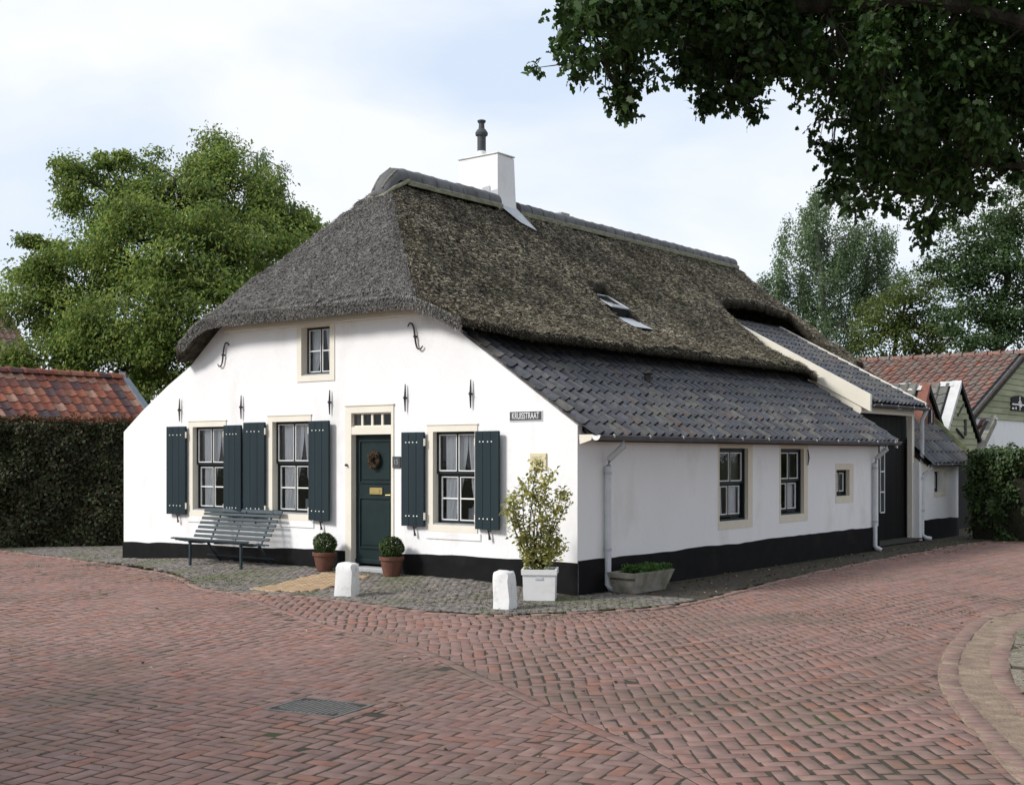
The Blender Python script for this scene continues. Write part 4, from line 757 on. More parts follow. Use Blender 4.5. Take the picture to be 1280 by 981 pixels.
# vent pipe, gutter and downpipes
q = MB(); q.tube([(-.92,3.24,2.62),(-.98,3.22,2.80),(-.98,3.22,2.98)], .055, 10); q.lathe((-.98,3.22,2.97), [(.05,0),(.085,.012),(.085,.035),(.05,.05),(.01,.055)], 12); q.build('vent_pipe', 'iron', troof, True)
def gutter(parent, x, y0, y1, z, r=.062):
    m = MB(); n = 8
    for rr, fl in ((r, 1), (r-.008, 0)):
        vs = [(x+rr*math.cos(math.pi+math.pi*i/n), y, z+rr*math.sin(math.pi+math.pi*i/n)) for y in (y0, y1) for i in range(n+1)]
        m.add(vs, [(i, i+1, n+2+i, n+1+i) for i in range(n)])
    for y in (y0, y1): m.add([(x+r*math.cos(math.pi+math.pi*i/n), y, z+r*math.sin(math.pi+math.pi*i/n)) for i in range(n+1)], [tuple(range(n+1))])
    m.tube([(x+r,y0,z),(x+r,y1,z)], .011, 6); g = m.build('gutter', 'gutter', parent, True)
    k = y0+.3
    while k < y1: MB().box(x+r-.004, x+r+.014, k-.012, k+.012, z-.02, z+.018).build('gutter_clip', 'pipe', g); k += .85
    return g
g = gutter(house, .27, .02, 10.0, 2.005)
MB().lathe((.27,.0,0), [(.0,0),(.0,0)], 4)
MB().add([(.27+.066*math.cos(math.pi+math.pi*i/8), .012, 2.01+.066*math.sin(math.pi+math.pi*i/8)) for i in range(9)]+[(.27,.012,2.01)], [(i, i+1, 9) for i in range(8)]).build('gutter_end', 'white_paint', g)
m = MB(); m.add([(.0,.02,2.02),(.22,.02,2.02),(.19,.02,1.95),(.02,.02,1.90),(.0,.05,2.02),(.22,.05,2.02),(.19,.05,1.95),(.02,.05,1.90)], [(0,1,2,3),(4,7,6,5),(0,4,5,1),(1,5,6,2),(2,6,7,3)]); m.build('eaves_board', 'cream', house)
MB().box(.004, .18, .052, 9.68, 1.985, 2.0).build('soffit', 'cream', house); MB().box(.001, .04, .052, 9.68, 1.955, 1.984).build('eaves_batten', 'cream', house)
def downpipe(parent, y, x, ztop, xw=.055, foot=.10, r=.042):
    m = MB(); m.tube([(x,y+.03,ztop),(x,y+.03,ztop-.10),(xw+.02,y,ztop-.27),(xw,y,ztop-.36),(xw,y,foot),(xw+.02,y+.01,foot-.03),(xw+.09,y+.06,foot-.075)], r, 12); d = m.build('downpipe', 'pipe', parent, True)
    for z in (ztop-.45, .55): MB().tube([(xw,y,z-.02),(xw,y,z+.02)], r+.007, 12).build('pipe_bracket', 'zinc', d)
    return d
downpipe(house, .60, .27, 1.98); downpipe(house, 9.40, .27, 1.98)

# ---- thatched roof
RX = -4.68; RZ = 6.13
def half_r(y): return lerp(2.98, 3.34, sstep((y+.4)/1.3)) - 0.85*sstep((y-13.0)/0.5)
def half_l(y): return lerp(3.06, 3.3, sstep((y+.4)/1.3))
def side_z(dx): return np.interp(dx, [0,.6,1.2,1.8,2.3,2.8,3.4,4], [RZ,RZ-.55,RZ-1.13,RZ-1.70,RZ-2.14,RZ-2.44,RZ-2.68,RZ-2.9])
def thatch_z(x, y):
    s = side_z(np.abs(x-RX)); h = 3.98+(y+.38)*1.155; k = 3.98+(14.3-y)*1.43; q = 9.0
    z = -np.log(np.exp(-q*(s-4))+np.exp(-q*(h-4))+np.exp(-q*(k-4)))/q+4
    return z - 0.13*sstep((y-9.45)/.5)*(y < 10.05)*sstep((x+3.7)/.5)
def thatch_rough(x, y): return 0.05*fbm(x*1.6, y*1.6, 3)+0.06*fbm(x*6+y*2, y*6, 3)
def y_front(x): return -0.38 + 0.10*sstep((np.abs(x-RX)-2.3)/0.7)
ns, ny = 170, 360; S_ = np.linspace(-1, 1, ns+1); Y_ = np.linspace(0, 1, ny+1); SS, YY = np.meshgrid(S_, Y_); 
YW = -0.38+YY*(14.3+0.38); XW = RX + np.where(SS > 0, SS*half_r(YW), SS*half_l(YW))
edge = 0.03*fbm(XW*3, YW*3, 3)
YW2 = YW + (1-YY)**12*(y_front(XW)+0.38) + np.where(YY < .01, edge*1.2, 0)
ZT = thatch_z(XW, YW) + thatch_rough(XW, YW)
lip = np.clip((np.abs(SS)-.985)/.015, 0, 1); ZT -= 0.02*lip**2                       # rounded lips at the eaves
ZT -= 0.06*np.clip(1-(YW+.38)/.12, 0, 1)**2
ZB = thatch_z(XW, YW)-0.21+0.07*np.clip((SS-.86)/.14, 0, 1) + 0.03*fbm(XW*4, YW*4, 2)
ZB -= 0.11*sstep((np.abs(XW-RX)-2.2)/.5)*(1-sstep((YW+.38)/1.0))*(XW < RX)
cellx = (XW[:-1,:-1]+XW[1:,1:])/2; celly = (YW[:-1,:-1]+YW[1:,1:])/2
WING = (9.99, 13.1, -3.48); SKY = (4.70, 5.26, -3.16, -2.18)
keep = ~((celly > WING[0]) & (celly < WING[1]) & (cellx > WING[2]-0.10*np.sin((celly-WING[0])/(WING[1]-WING[0])*math.pi)))
keep &= ~((celly > SKY[0]) & (celly < SKY[1]) & (cellx > SKY[2]) & (cellx < SKY[3]))
nv = (ns+1)*(ny+1); idx = np.arange(nv).reshape(ny+1, ns+1)
Vt = np.concatenate([np.stack([XW.ravel(), YW2.ravel(), ZT.ravel()], 1), np.stack([XW.ravel()*1.0, (YW2+np.where(YY < .01, .05, 0)).ravel(), ZB.ravel()], 1)])
Ft = []; jj, ii = np.where(keep); a = idx[jj, ii]; b = idx[jj, ii+1]; c = idx[jj+1, ii+1]; d = idx[jj+1, ii]
Ft.append(np.stack([a, b, c, d], 1)); Ft.append(np.stack([d, c, b, a], 1)+nv)
kp = np.pad(keep, 1)
for (dj, di, p, q) in ((-1,0,'a','b'),(1,0,'c','d'),(0,-1,'d','a'),(0,1,'b','c')):
    e = keep & ~kp[1+dj:kp.shape[0]-1+dj, 1+di:kp.shape[1]-1+di]; j2, i2 = np.where(e)
    pt_ = dict(a=idx[j2, i2], b=idx[j2, i2+1], c=idx[j2+1, i2+1], d=idx[j2+1, i2])
    Ft.append(np.stack([pt_[p], pt_[p]+nv, pt_[q]+nv, pt_[q]], 1))
thatch = mesh_obj('thatch_roof', fast_mesh('thatch_roof', Vt, np.concatenate(Ft), True), 'thatch', house)
thatch.data.materials.append(MATS['thatch_grey_sunlit'])
fm = thatch.data; ctr = np.empty(len(fm.polygons)*3, np.float32); fm.polygons.foreach_get('center', ctr); ctr = ctr.reshape(-1, 3)
hipmask = lambda x, y: (3.98+(y+.38)*1.155) < side_z(np.abs(x-RX))
fm.polygons.foreach_set('material_index', hipmask(ctr[:,0], ctr[:,1]).astype(np.int32)); fm.update()  # paler tone on the front hip only, for sun and weathering
# reed ends standing out of the surface
def reeds(name, P, D, N, length, width, material):
    n = len(P); ln = (length*rng.uniform(.5, 1.4, n))[:, None]; w = (width*rng.uniform(.6, 1.4, n))[:, None]
    D = D/np.linalg.norm(D, axis=1)[:, None]; Lt = np.cross(D, N); Lt /= np.linalg.norm(Lt, axis=1)[:, None]; t = rng.uniform(-1, 1, n)[:, None]
    Wd = Lt*np.cos(t)+N*np.sin(t)
    V = np.stack([P-Wd*w/2, P+Wd*w/2, P+D*ln+Wd*w*.3, P+D*ln-Wd*w*.3], 1)
    return mesh_obj(name, fast_mesh(name, V.reshape(-1,3), np.arange(n*4).reshape(n,4)), material, thatch, 'stuff')
def surf(n, y0, y1, s0=-1, s1=1):
    y = rng.uniform(y0, y1, n); s = rng.uniform(s0, s1, n); x = RX+np.where(s > 0, s*half_r(y), s*half_l(y))
    ok = ~((y > WING[0]-.02) & (y < WING[1]+.02) & (x > WING[2]-.12)) & ~((y > SKY[0]-.03) & (y < SKY[1]+.03) & (x > SKY[2]-.03) & (x < SKY[3]+.03))
    x, y = x[ok], y[ok]; e = .03
    zx = (thatch_z(x+e, y)-thatch_z(x-e, y))/(2*e); zy = (thatch_z(x, y+e)-thatch_z(x, y-e))/(2*e)
    N = np.stack([-zx, -zy, np.ones(len(x))], 1); N /= np.linalg.norm(N, axis=1)[:, None]
    G_ = np.stack([-zx, -zy, -(zx*zx+zy*zy)], 1); G_ /= np.linalg.norm(G_, axis=1)[:, None]
    P = np.stack([x, y, thatch_z(x, y)+thatch_rough(x, y)-.004], 1); return P, G_, N
P, G_, N = surf(300000, -.34, 14.2, -.05, 1.0); hm = hipmask(P[:,0], P[:,1])
j_ = rng.normal(size=P.shape)
D_ = G_ + j_*.30 + N*rng.uniform(.0,.40,len(P))[:,None]
reeds('reed_ends', P[~hm], D_[~hm], N[~hm], .052, .0075, 'reed')
P2, G2, N2 = surf(260000, -.36, 1.9, -1, 1); hm2 = hipmask(P2[:,0], P2[:,1]); D2 = G2 + rng.normal(size=P2.shape)*.30 + N2*rng.uniform(.0,.30,len(P2))[:,None]
reeds('reed_ends_front', P2[hm2], D2[hm2], N2[hm2], .042, .0075, 'reed_grey_sunlit')
# shaggy cut edges along the eaves
def fringe(n, pos, D, N, material, ln=.045):
    return reeds('cut_reeds', pos, D, N, ln, .010, material)
n = 14000; y = rng.uniform(-.3, 10.0, n); t = rng.random(n); x = RX+half_r(y)-t*.06-rng.random(n)*.03; z = thatch_z(x, y)-.02-t*.12
fringe(n, np.stack([x, y, z], 1), np.stack([.55+rng.normal(0,.2,n), rng.normal(0,.22,n), -.45+rng.normal(0,.2,n)], 1), np.tile(np.array((.6,0,.8)), (n,1)), 'reed')
n = 16000; x = rng.uniform(RX-2.95, RX+3.0, n); t = rng.random(n); yv = y_front(x)+t*.05; z = thatch_z(x, np.full(n, -.38))-.03-t*.18
fringe(n, np.stack([x, yv-.01, z], 1), np.stack([rng.normal(0,.25,n)+np.sign(x-RX)*.25*(np.abs(x-RX) > 2.25), -.5+rng.normal(0,.2,n), -.6+rng.normal(0,.25,n)], 1), np.tile(np.array((0,-.7,.7)), (n,1)), 'reed_grey_sunlit', .03)
# wing opening and skylight edges
n = 3500; y = rng.uniform(WING[0], WING[1], n); t = rng.random(n); x = WING[2]-.12*np.sin((y-WING[0])/(WING[1]-WING[0])*math.pi)-t*.05; z = thatch_z(x, y)-t*.19
fringe(n, np.stack([x, y, z], 1), np.stack([.6+rng.normal(0,.2,n), rng.normal(0,.25,n), -.5+rng.normal(0,.2,n)], 1), np.tile(np.array((.6,0,.8)), (n,1)), 'reed')
# boards under the front edge of the thatch
MB(FACADE).box(-6.75, -2.62, .0, .10, 3.70, 3.79).build('eaves_board', 'cream', house)
# ridge: a bed of mortar with round ridge tiles
def ridge_run(y0, y1, r, zc, n):
    L_ = (y1-y0)/n; m = MB()
    for k in range(n+1): pass
    seg = 10
    for k in range(n):
        ya, yb = y0+k*L_, y0+(k+1)*L_-.004; q = MB(); rr = [(ya, r+.007), (ya+.05, r+.007), (ya+.055, r), (yb, r-.003)]; sag = .015*math.sin(k*1.7)
        vs = [(RX+w*1.0*math.cos(R(-8)+R(196)*i/seg), yy, zc+sag*.3+w*math.sin(R(-8)+R(196)*i/seg)) for yy, w in rr for i in range(seg+1)]
        q.add(vs, [(j*(seg+1)+i, j*(seg+1)+i+1, (j+1)*(seg+1)+i+1, (j+1)*(seg+1)+i) for j in range(3) for i in range(seg)]+[tuple(range(seg+1)), tuple(range(3*(seg+1), 4*(seg+1)))[::-1]])
        q.build('ridge_tile', 'ridge_tile', thatch, True)
    m = MB(); seg = 40; ys = np.linspace(y0-.02, y1+.02, seg+1); 
    for s in (-1, 1):
        vs = []
        for yy in ys: w = r+.018+.022*float(fbm(yy*5, s*9., 3)); vs += [(RX+s*(r-.01), yy, zc-.01), (RX+s*w, yy, zc-.035), (RX+s*(w-.005), yy, zc-.10)]
        m.add(vs, [(3*i+k, 3*i+k+1, 3*i+4+k, 3*i+3+k) for i in range(seg) for k in (0,1)])
    m.build('ridge_mortar', 'mortar', thatch, True)
ridge_run(1.75, 4.12, .185, RZ+.0, 7); ridge_run(4.70, 12.75, .15, RZ-.03, 24)
# the rounded front cap of the ridge
m = MB(); seg = 10; vs = []
for k, (yy, w, zz) in enumerate(((1.22,.04,-.37),(1.22,.12,-.36),(1.26,.18,-.31),(1.36,.20,-.18),(1.55,.195,-.03),(1.76,.188,.0))):
    vs += [(RX+w*math.cos(R(-8)+R(196)*i/seg), yy-.0*i, RZ+zz+w*math.sin(R(-8)+R(196)*i/seg)) for i in range(seg+1)]
m.add(vs, [(j*(seg+1)+i, j*(seg+1)+i+1, (j+1)*(seg+1)+i+1, (j+1)*(seg+1)+i) for j in range(5) for i in range(seg)]); m.build('ridge_cap', 'ridge_tile', thatch, True)
m = MB(); m.tube([(RX-.19,1.75,RZ-.03),(RX-.21,1.40,RZ-.20),(RX-.17,1.22,RZ-.34),(RX,1.17,RZ-.38),(RX+.17,1.22,RZ-.34),(RX+.21,1.40,RZ-.20),(RX+.19,1.75,RZ-.03)], .034, 8); m.build('cap_mortar', 'mortar', thatch, True)
q = MB(); q.tube([(RX-.08,1.22,RZ-.22),(RX-.06,1.36,RZ+.01),(RX-.02,1.55,RZ+.165)], .016, 6); q.tube([(RX+.10,1.23,RZ-.22),(RX+.13,1.36,RZ-.03),(RX+.12,1.55,RZ+.12)], .016, 6); q.build('mortar_joint', 'mortar', thatch, True)
# small capped vent on the far side of the ridge
q = MB(); q.box(-5.02, -4.84, 6.35, 6.62, 6.05, 6.36, .01); q.build('roof_vent', 'lead', thatch)
# chimney
CH = (-5.48, -4.58, 4.10, 4.58); m = MB(); z0 = 5.6; zt = 6.98
vs = [(CH[0],CH[2],z0),(CH[1]+.07,CH[2],z0-.1),(CH[1]+.07,CH[3]+.03,z0-.1),(CH[0],CH[3],z0), (CH[0],CH[2],6.3),(CH[1],CH[2],6.3),(CH[1]+.01,CH[3]+.01,6.3),(CH[0],CH[3],6.3), (CH[0]+.01,CH[2]+.01,zt+.03),(CH[1]-.01,CH[2]+.01,zt+.02),(CH[1]-.01,CH[3]-.01,zt),(CH[0]+.01,CH[3]-.01,zt)]
m.add(vs, [(4*k+i, 4*k+(i+1) % 4, 4*k+4+(i+1) % 4, 4*k+4+i) for k in (0,1) for i in range(4)]+[(8,9,10,11)]); chim = m.build('chimney', 'plaster', house)
MB().box(CH[0]-.012, CH[1]+.008, CH[2]-.012, CH[3]+.008, zt+.02, zt+.045, .008).build('chimney_capping', 'stone_white', chim)
fx, fy = -5.14, 4.34; q = MB(); q.lathe((fx,fy,zt+.04), [(.085,0),(.085,.13),(.08,.135)], 14); q.build('flue_collar', 'white_paint', chim, True)
q = MB(); q.lathe((fx,fy,zt+.17), [(.078,0),(.078,.27),(.11,.29),(.115,.33),(.085,.38),(.055,.41),(.05,.50),(.075,.53),(.078,.55),(.06,.56)], 14); q.build('flue_pipe', 'sign_grey', chim, True)
q = MB(); q.add([(CH[1]-.34,CH[2]-.012,6.44),(CH[1]-.17,CH[2]-.012,6.46),(CH[1]-.165,CH[2]-.012,6.36),(CH[1]+.015,CH[2]-.012,6.38),(CH[1]+.02,CH[2]-.012,5.85),(CH[1]-.34,CH[2]-.012,6.1)], [(0,1,2,3,4,5)])
on = lambda x, y, dz: (x, y, float(thatch_z(np.array(x), np.array(y)))+dz)
q.add([on(CH[1]+.0,CH[2]-.0,.09),on(CH[1]+.0,CH[3]+.04,.09),on(CH[1]+.46,CH[3]+.05,.06),on(CH[1]+.32,CH[2]+.24,.05)], [(0,3,2,1)])
for v_ in ((CH[1]+.02),): q.add([(v_,CH[2]-.02,6.0),(v_,CH[3]+.04,6.0),(v_+.06,CH[3]+.04,5.86),(v_+.06,CH[2]-.02,5.86)], [(0,1,2,3)])
q.build('lead_flashing', 'zinc', chim)
# skylight sunk into the thatch, with its lead apron
def on(x, y, dz): return (x, y, float(thatch_z(np.array(x), np.array(y)))+dz)
y0, y1, xa, xb = SKY; xm = -2.62
q = MB(); q.add([on(xa,y0,-.26), on(xa,y1,-.26), on(xb,y1,-.26), on(xb,y0,-.26)], [(0,1,2,3)]); q.add([on(xa,y0,-.26),on(xa,y1,-.26),on(xa,y1,.0),on(xa,y0,.0)], [(0,1,2,3)])
sk = q.build('skylight', 'black_wood', house)
q = MB(); f0 = on(xa+.10,y0+.02,-.09); f1 = on(xm,y0+.02,.055); f2 = on(xm,y1-.02,.055); f3 = on(xa+.10,y1-.02,-.09)
q.add([f0,f1,f2,f3], [(0,1,2,3)]); q.build('pane', 'sky_glass', sk)
q = MB(); q.tube([f0,f1], .013, 6); q.tube([f3,f2], .016, 6); q.tube([f1,f2], .015, 6); q.tube([f0,f3], .013, 6); q.build('frame', 'zinc', sk)
q = MB(); q.add([on(xm-.02,y0,-.22),on(xm-.02,y1,-.22),f2,f1], [(0,1,2,3)]); q.build('upstand', 'black_wood', sk)
q = MB(); q.add([on(xm+.06,y0-.02,-.06),on(xm+.06,y1+.02,-.06),on(xb+.02,y1+.04,.03),on(xb+.02,y0+.0,.03)], [(0,1,2,3)]); q.build('lead_apron', 'zinc', sk)

# ---- barn wing with the tall dark doors
wx = -0.50; wy0, wy1 = 10.10, 13.02; SW = 0.545; aw = math.atan(SW); cw, sw_ = math.cos(aw), math.sin(aw)
eave = (-0.36, 2.80)
def wz(x): return eave[1]+SW*(eave[0]-x)
m = MB(); m.add([(x, y, wz(x)+dz) for dz in (-.02,-.08) for (x, y) in ((eave[0],wy0),(eave[0],wy1),(-3.75,wy1),(-3.75,wy0))], [(0,1,2,3),(7,6,5,4),(0,4,5,1),(1,5,6,2),(3,7,4,0)])
wroof = m.build('wing_roof', 'black_wood', house)
lay_tiles(wroof, pt, 'black_tile', (eave[0]+.05, wy0+.05, wz(eave[0]+.05)-.012), (0,1,0), (-cw,0,sw_), .2085, .272, 14, 14, keep=lambda p: p.x > -3.7, limit=200)
def rake(y0, y1, h0, h1, name, mt, par, xe=-3.62, x1=None):
    x1 = eave[0]+.06 if x1 is None else x1
    q = MB(); q.add([(x, y, wz(x)+h) for x in (x1, xe) for y in (y0, y1) for h in (h0, h1)], [(0,2,3,1),(4,5,7,6),(1,3,7,5),(0,4,6,2),(0,1,5,4),(2,6,7,3)]); return q.build(name, mt, par)
rake(wy0-.05, wy0+.035, -.17, .15, 'barge_board', 'cream', wroof, xe=-3.7); rake(wy0-.002, wy0+.03, -.62, -.172, 'cheek_board', 'cream', wroof, x1=wx-.02)
rake(wy1-.03, wy1+.05, -.12, .085, 'barge_board', 'cream', wroof)
q = MB(); q.add([(wx-.02,wy0+.0,wz(wx)-.15),(wx-.02,wy0+.03,wz(wx)-.15),(wx-.02,wy0+.03,2.30),(wx-.02,wy0+.0,2.30),(-3.5,wy0+.0,wz(-3.5)-.6),(-3.5,wy0+.0,wz(-3.5)-.15)], [(0,1,2,3)]); q.build('cheek_end', 'cream', wroof)
m = MB(); m.box(wx-.10, wx, wy0, wy1-.15, 2.58, 2.70); m.box(wx-.10, wx+.0, wy1-.28, wy1-.15, 0.02, 2.58); m.build('barn_door_frame', 'cream', house)
bd = None
for k in range(11):
    y = wy0-.3+k*.28; q = MB().box(wx-.20, wx-.17, y+.002, y+.276, .02, 2.6, .004)
    if bd is None: bd = MB().box(wx-.24, wx-.205, wy0-.4, wy1-.28, .02, 2.6).build('barn_door', 'black_wood', house)
    q.build('plank', 'black_wood', bd)
q = MB(); ya, yb, za, zb = 11.42, 11.66, .62, 2.26; zs = np.linspace(za, zb, 5)
for k in range(4):
    q.box(wx-.168, wx-.15, ya, ya+.022, zs[k], zs[k+1]); q.box(wx-.168, wx-.15, yb-.022, yb, zs[k], zs[k+1]); q.box(wx-.168, wx-.149, ya+.022, yb-.022, zs[k]-.013, zs[k]+.013)
    MB().add([(wx-.160,ya+.02,zs[k]),(wx-.160,yb-.02,zs[k]),(wx-.160,yb-.02,zs[k+1]),(wx-.160,ya+.02,zs[k+1])], [(0,1,2,3)]).build('pane', 'dark_glass', bd)
q.box(wx-.168, wx-.149, ya+.022, yb-.022, zb-.013, zb+.013); q.build('sidelight_bars', 'white_paint', bd)
MB().box(wx-.16, wx+.05, wy0-.3, wy1-.14, -.02, .03).build('threshold', 'bluestone', house)
gutter(house, eave[0]+.08, wy0+.02, wy1+.05, 2.735, .05)
q = MB(); xp = -.34; q.tube([(eave[0]+.08,wy1-.05,2.70),(xp-.03,wy1-.06,2.5),(xp-.03,wy1-.06,.12),(xp+.04,wy1-.02,.05),(xp+.14,wy1+.02,.03)], .045, 12); dp = q.build('downpipe', 'pipe', house, True)
for z in (1.62, .62): MB().tube([(xp-.03,wy1-.06,z-.03),(xp-.03,wy1-.06,z+.03)], .054, 12).build('pipe_bracket', 'zinc', dp)
# ---- low extension beyond the wing
ex, ey0, ey1 = -0.36, 12.98, 15.75; E1 = (13.66,14.14,.98,1.42)
def xE(u, o, v): return (ex+o-0.25*max(0, (u-14.9)/.9)**2, u, v)
wm = wall_mesh(xE, ey0-.2, ey1, [(ey0-.2,1.62),(14.8,1.62),(15.0,1.62),(15.2,1.62),(15.4,1.62),(15.6,1.62),(ey1,1.62)], [E1], depth=.25); wm.build('extension_wall', 'plaster', house, False)
plinth(xE, ey0-.05, ey1, .42, .38, seed=9).build('plinth', 'plinth', house)
window(lambda u, o, v: (ex+o, u, v), E1, .03, 1, 'sash', False, 'plain', .12)
m = MB(lambda u, o, v: (ex+o, u, v)); h = E1; m.box(h[0]-.03, h[1]+.2, 0, .006, h[3], h[3]+.1); m.box(h[0]-.03, h[1]+.2, 0, .006, h[2]-.1, h[2]); m.box(h[1]+.001, h[1]+.2, 0, .006, h[2], h[3]); m.build('window_surround', 'cream_plaster', house)
SE = .98; ae = math.atan(SE); ce, se = math.cos(ae), math.sin(ae); ez = 1.60; exx = -.22
m = MB(); m.add([(exx-t*ce, y, ez+t*se+dz) for dz in (-.01,-.06) for (t, y) in ((0,ey0-.1),(0,ey1+.02),(2.1,ey1-.15),(2.1,ey0-.1))], [(0,1,2,3),(7,6,5,4),(0,4,5,1),(1,5,6,2),(3,7,4,0)]); eroof = m.build('extension_roof', 'black_wood', house)
lay_tiles(eroof, pantile(.30,.42), 'black_tile', (exx+.03, ey0-.08, ez-.02), (0,1,0), (-ce,0,se), .262, .335, 11, 6, limit=200)
m = MB(); m.tube([(exx+.06,ey1+.0,ez+.03),(exx-1.5,ey1-.06,ez+1.58)], .085, 6); m.build('mossy_verge', 'moss_board', eroof)
gutter(house, exx+.03, ey0-.02, ey1, ez-.02, .05)
m = MB(); m.add([(ex,ey0-.06,1.60),(exx+.02,ey0-.06,1.56),(exx+.02,ey0-.06,1.47),(ex,ey0-.06,1.40),(ex-.3,ey0-.06,1.4),(ex-.3,ey0-.06,1.85)], [(0,1,2,3,4,5)]); m.build('eaves_board', 'cream', house)
q = MB(); q.tube([(exx+.03,ey0+.05,1.52),(xp-.0,ey0-.08,1.30)], .025, 8); q.build('gutter_outlet', 'pipe', house)
# far slope of the main roof, behind: plain slab closing the house on the side away from the street
m = MB(); m.add([(-9.75,.25,2.0),(-9.75,13,2.0),(-7.2,13,3.45),(-7.2,.25,3.45),(-9.75,.25,1.94),(-9.75,13,1.94),(-7.2,13,3.39),(-7.2,.25,3.39)], [(0,3,2,1),(4,5,6,7),(0,1,5,4),(1,2,6,5),(2,3,7,6),(3,0,4,7)]); m.build('rear_roof', 'gutter', house)

# ------------------------------------------------------------------ things on and before the house
def text_mesh(name, s, size, xf_matrix, material, parent, extrude=.002):
    cu = bpy.data.curves.new(name, 'FONT'); cu.body = s; cu.size = size; cu.align_x = 'CENTER'; cu.align_y = 'CENTER'; cu.extrude = extrude
    to = bpy.data.objects.new(name, cu); link(to); dg = bpy.context.evaluated_depsgraph_get(); dg.update()
    me = bpy.data.meshes.new_from_object(to.evaluated_get(dg)); bpy.data.objects.remove(to)
    me.transform(xf_matrix); me.name = name; me.materials.clear(); return mesh_obj(name, me, material, parent)
def facM(x, z, y, sx=1.0): return Matrix.Translation((x, y, z)) @ Matrix.Rotation(R(90), 4, 'X') @ Matrix.Diagonal((sx, 1, 1, 1))
sg = thing('street_sign', (-.81, -.012, 2.20), 'dark street name sign lettered KRUISSTRAAT high on the front wall', 'sign')
MB(FACADE).box(-1.08, -.54, .001, .012, 2.20, 2.335, .003).build('plate', 'lettering', sg); MB(FACADE).box(-1.068, -.552, .0122, .016, 2.211, 2.324, .002).build('panel', 'sign_dark', sg)
text_mesh('lettering', 'KRUISSTRAAT', .118, facM(-.81, 2.266, -.0165, .60), 'lettering', sg)
nb = thing('house_number', (-3.09,-.01,1.6), 'small slate house number plate with 15 beside the door', 'house number')
MB(FACADE).box(-3.165, -3.015, .001, .022, 1.585, 1.745, .004).build('plate', 'sign_grey', nb); text_mesh('number', '15', .105, facM(-3.092, 1.668, -.0225, .8), 'number_grey', nb)
pq = thing('plaque', (-.6,-.01,1.6), 'square cream information plaque near the corner above the variegated shrub', 'plaque')
MB(FACADE).box(-.735, -.475, .001, .022, 1.575, 1.79, .004).build('plate', 'plaque', pq)
m = MB(FACADE)
for k in range(9): w = random.uniform(.10, .19); m.box(-.705, -.705+w, .0222, .0228, 1.735-k*.016, 1.740-k*.016)
m.build('text_lines', 'plaque_text', pq)
# wreath on the door
wr = thing('wreath', (-3.575, .07, 1.70), 'round brown twig wreath hanging on the green front door', 'wreath')
m = MB(); nr = 34
for k in range(5):
    pts = []; ph = random.uniform(0, 6)
    for i in range(nr+1): t = 2*math.pi*i/nr; rr = .078+.018*math.sin(t*5+ph+k); pts.append((-3.575+rr*math.cos(t), .035+.016*math.cos(t*5+ph+k), 1.70+rr*1.25*math.sin(t)))
    m.tube(pts, .012, 6, False)
m.build('twigs', 'wreath', wr, True)
P = []; 
for k in range(420): t = random.uniform(0, 6.283); rr = .078+random.gauss(0, .015); P.append((-3.575+rr*math.cos(t), .02+random.gauss(0,.014), 1.70+rr*1.25*math.sin(t)))
mesh_obj('dry_leaves', leaf_mesh('dry_leaves', np.array(P), .024, .1, 'fold', .3, np.tile((0,-.8,0), (len(P),1))), 'wreath', wr)
# bench
gx = lambda x, y: float(pave_h(x, y))
bn = thing('bench', (-6.3,-.45,.04), 'dark green slatted garden bench below the two left front windows', 'bench')
x0, x1 = -7.20, -5.40; zb = .035
def slat(y, z, ang, w, t=.02, nm='seat_slat', x0=x0, x1=x1):
    c, s = math.cos(ang), math.sin(ang); q = MB(lambda a, b, d: (a, y+b*c-d*s, z+b*s+d*c)); q.box(x0+random.gauss(0,.004), x1+random.gauss(0,.004), -w/2, w/2, -t/2, t/2, .005); return q.build(nm, 'bench_paint', bn)
for k in range(6): slat(-.74+k*.078, zb+.415+.010*math.cos(k*.9)-.006*k+(.02 if k==0 else 0), R(-4 if k else 8), .055)
for k in range(6): slat(-.305+.035*k, zb+.46+k*.068, R(64), .046, nm='back_slat', x0=x0-.02+.006*k, x1=x1-.02+.006*k)
slat(-.085, zb+.86, R(70), .066, nm='back_slat', x0=x0-.03, x1=x1+.02)
for xx in (-6.78, -5.58):
    fr = MB()
    g0 = gx(xx,-.72); fr.box(xx-.02, xx+.02, -.735, -.70, g0, zb+.40, .004); fr.build('leg', 'bench_paint', bn)
    q = MB(); q.tube([(xx,-.40,zb+.40),(xx,-.27,.26),(xx,-.13,gx(xx,-.13))], .021, 8); q.build('leg', 'bench_paint', bn)
    q = MB(); q.tube([(xx,-.75,zb+.405),(xx,-.50,zb+.375),(xx,-.33,zb+.385),(xx,-.29,zb+.47),(xx,-.17,zb+.70),(xx,-.075,zb+.90)], .017, 8); q.build('frame', 'bench_paint', bn, True)
q = MB(); q.box(-5.66,-5.62,0,0,0,0) if False else None
MB().tube([(-6.95,-.25,.20),(-5.38,-.25,.205)], .010, 6).build('stretcher', 'bench_paint', bn)
for xx in (-6.2,): MB().tube([(xx,-.72,zb+.395),(xx,-.33,zb+.375),(xx,-.29,zb+.47),(xx,-.10,zb+.86)], .012, 6).build('middle_strap', 'bench_paint', bn)
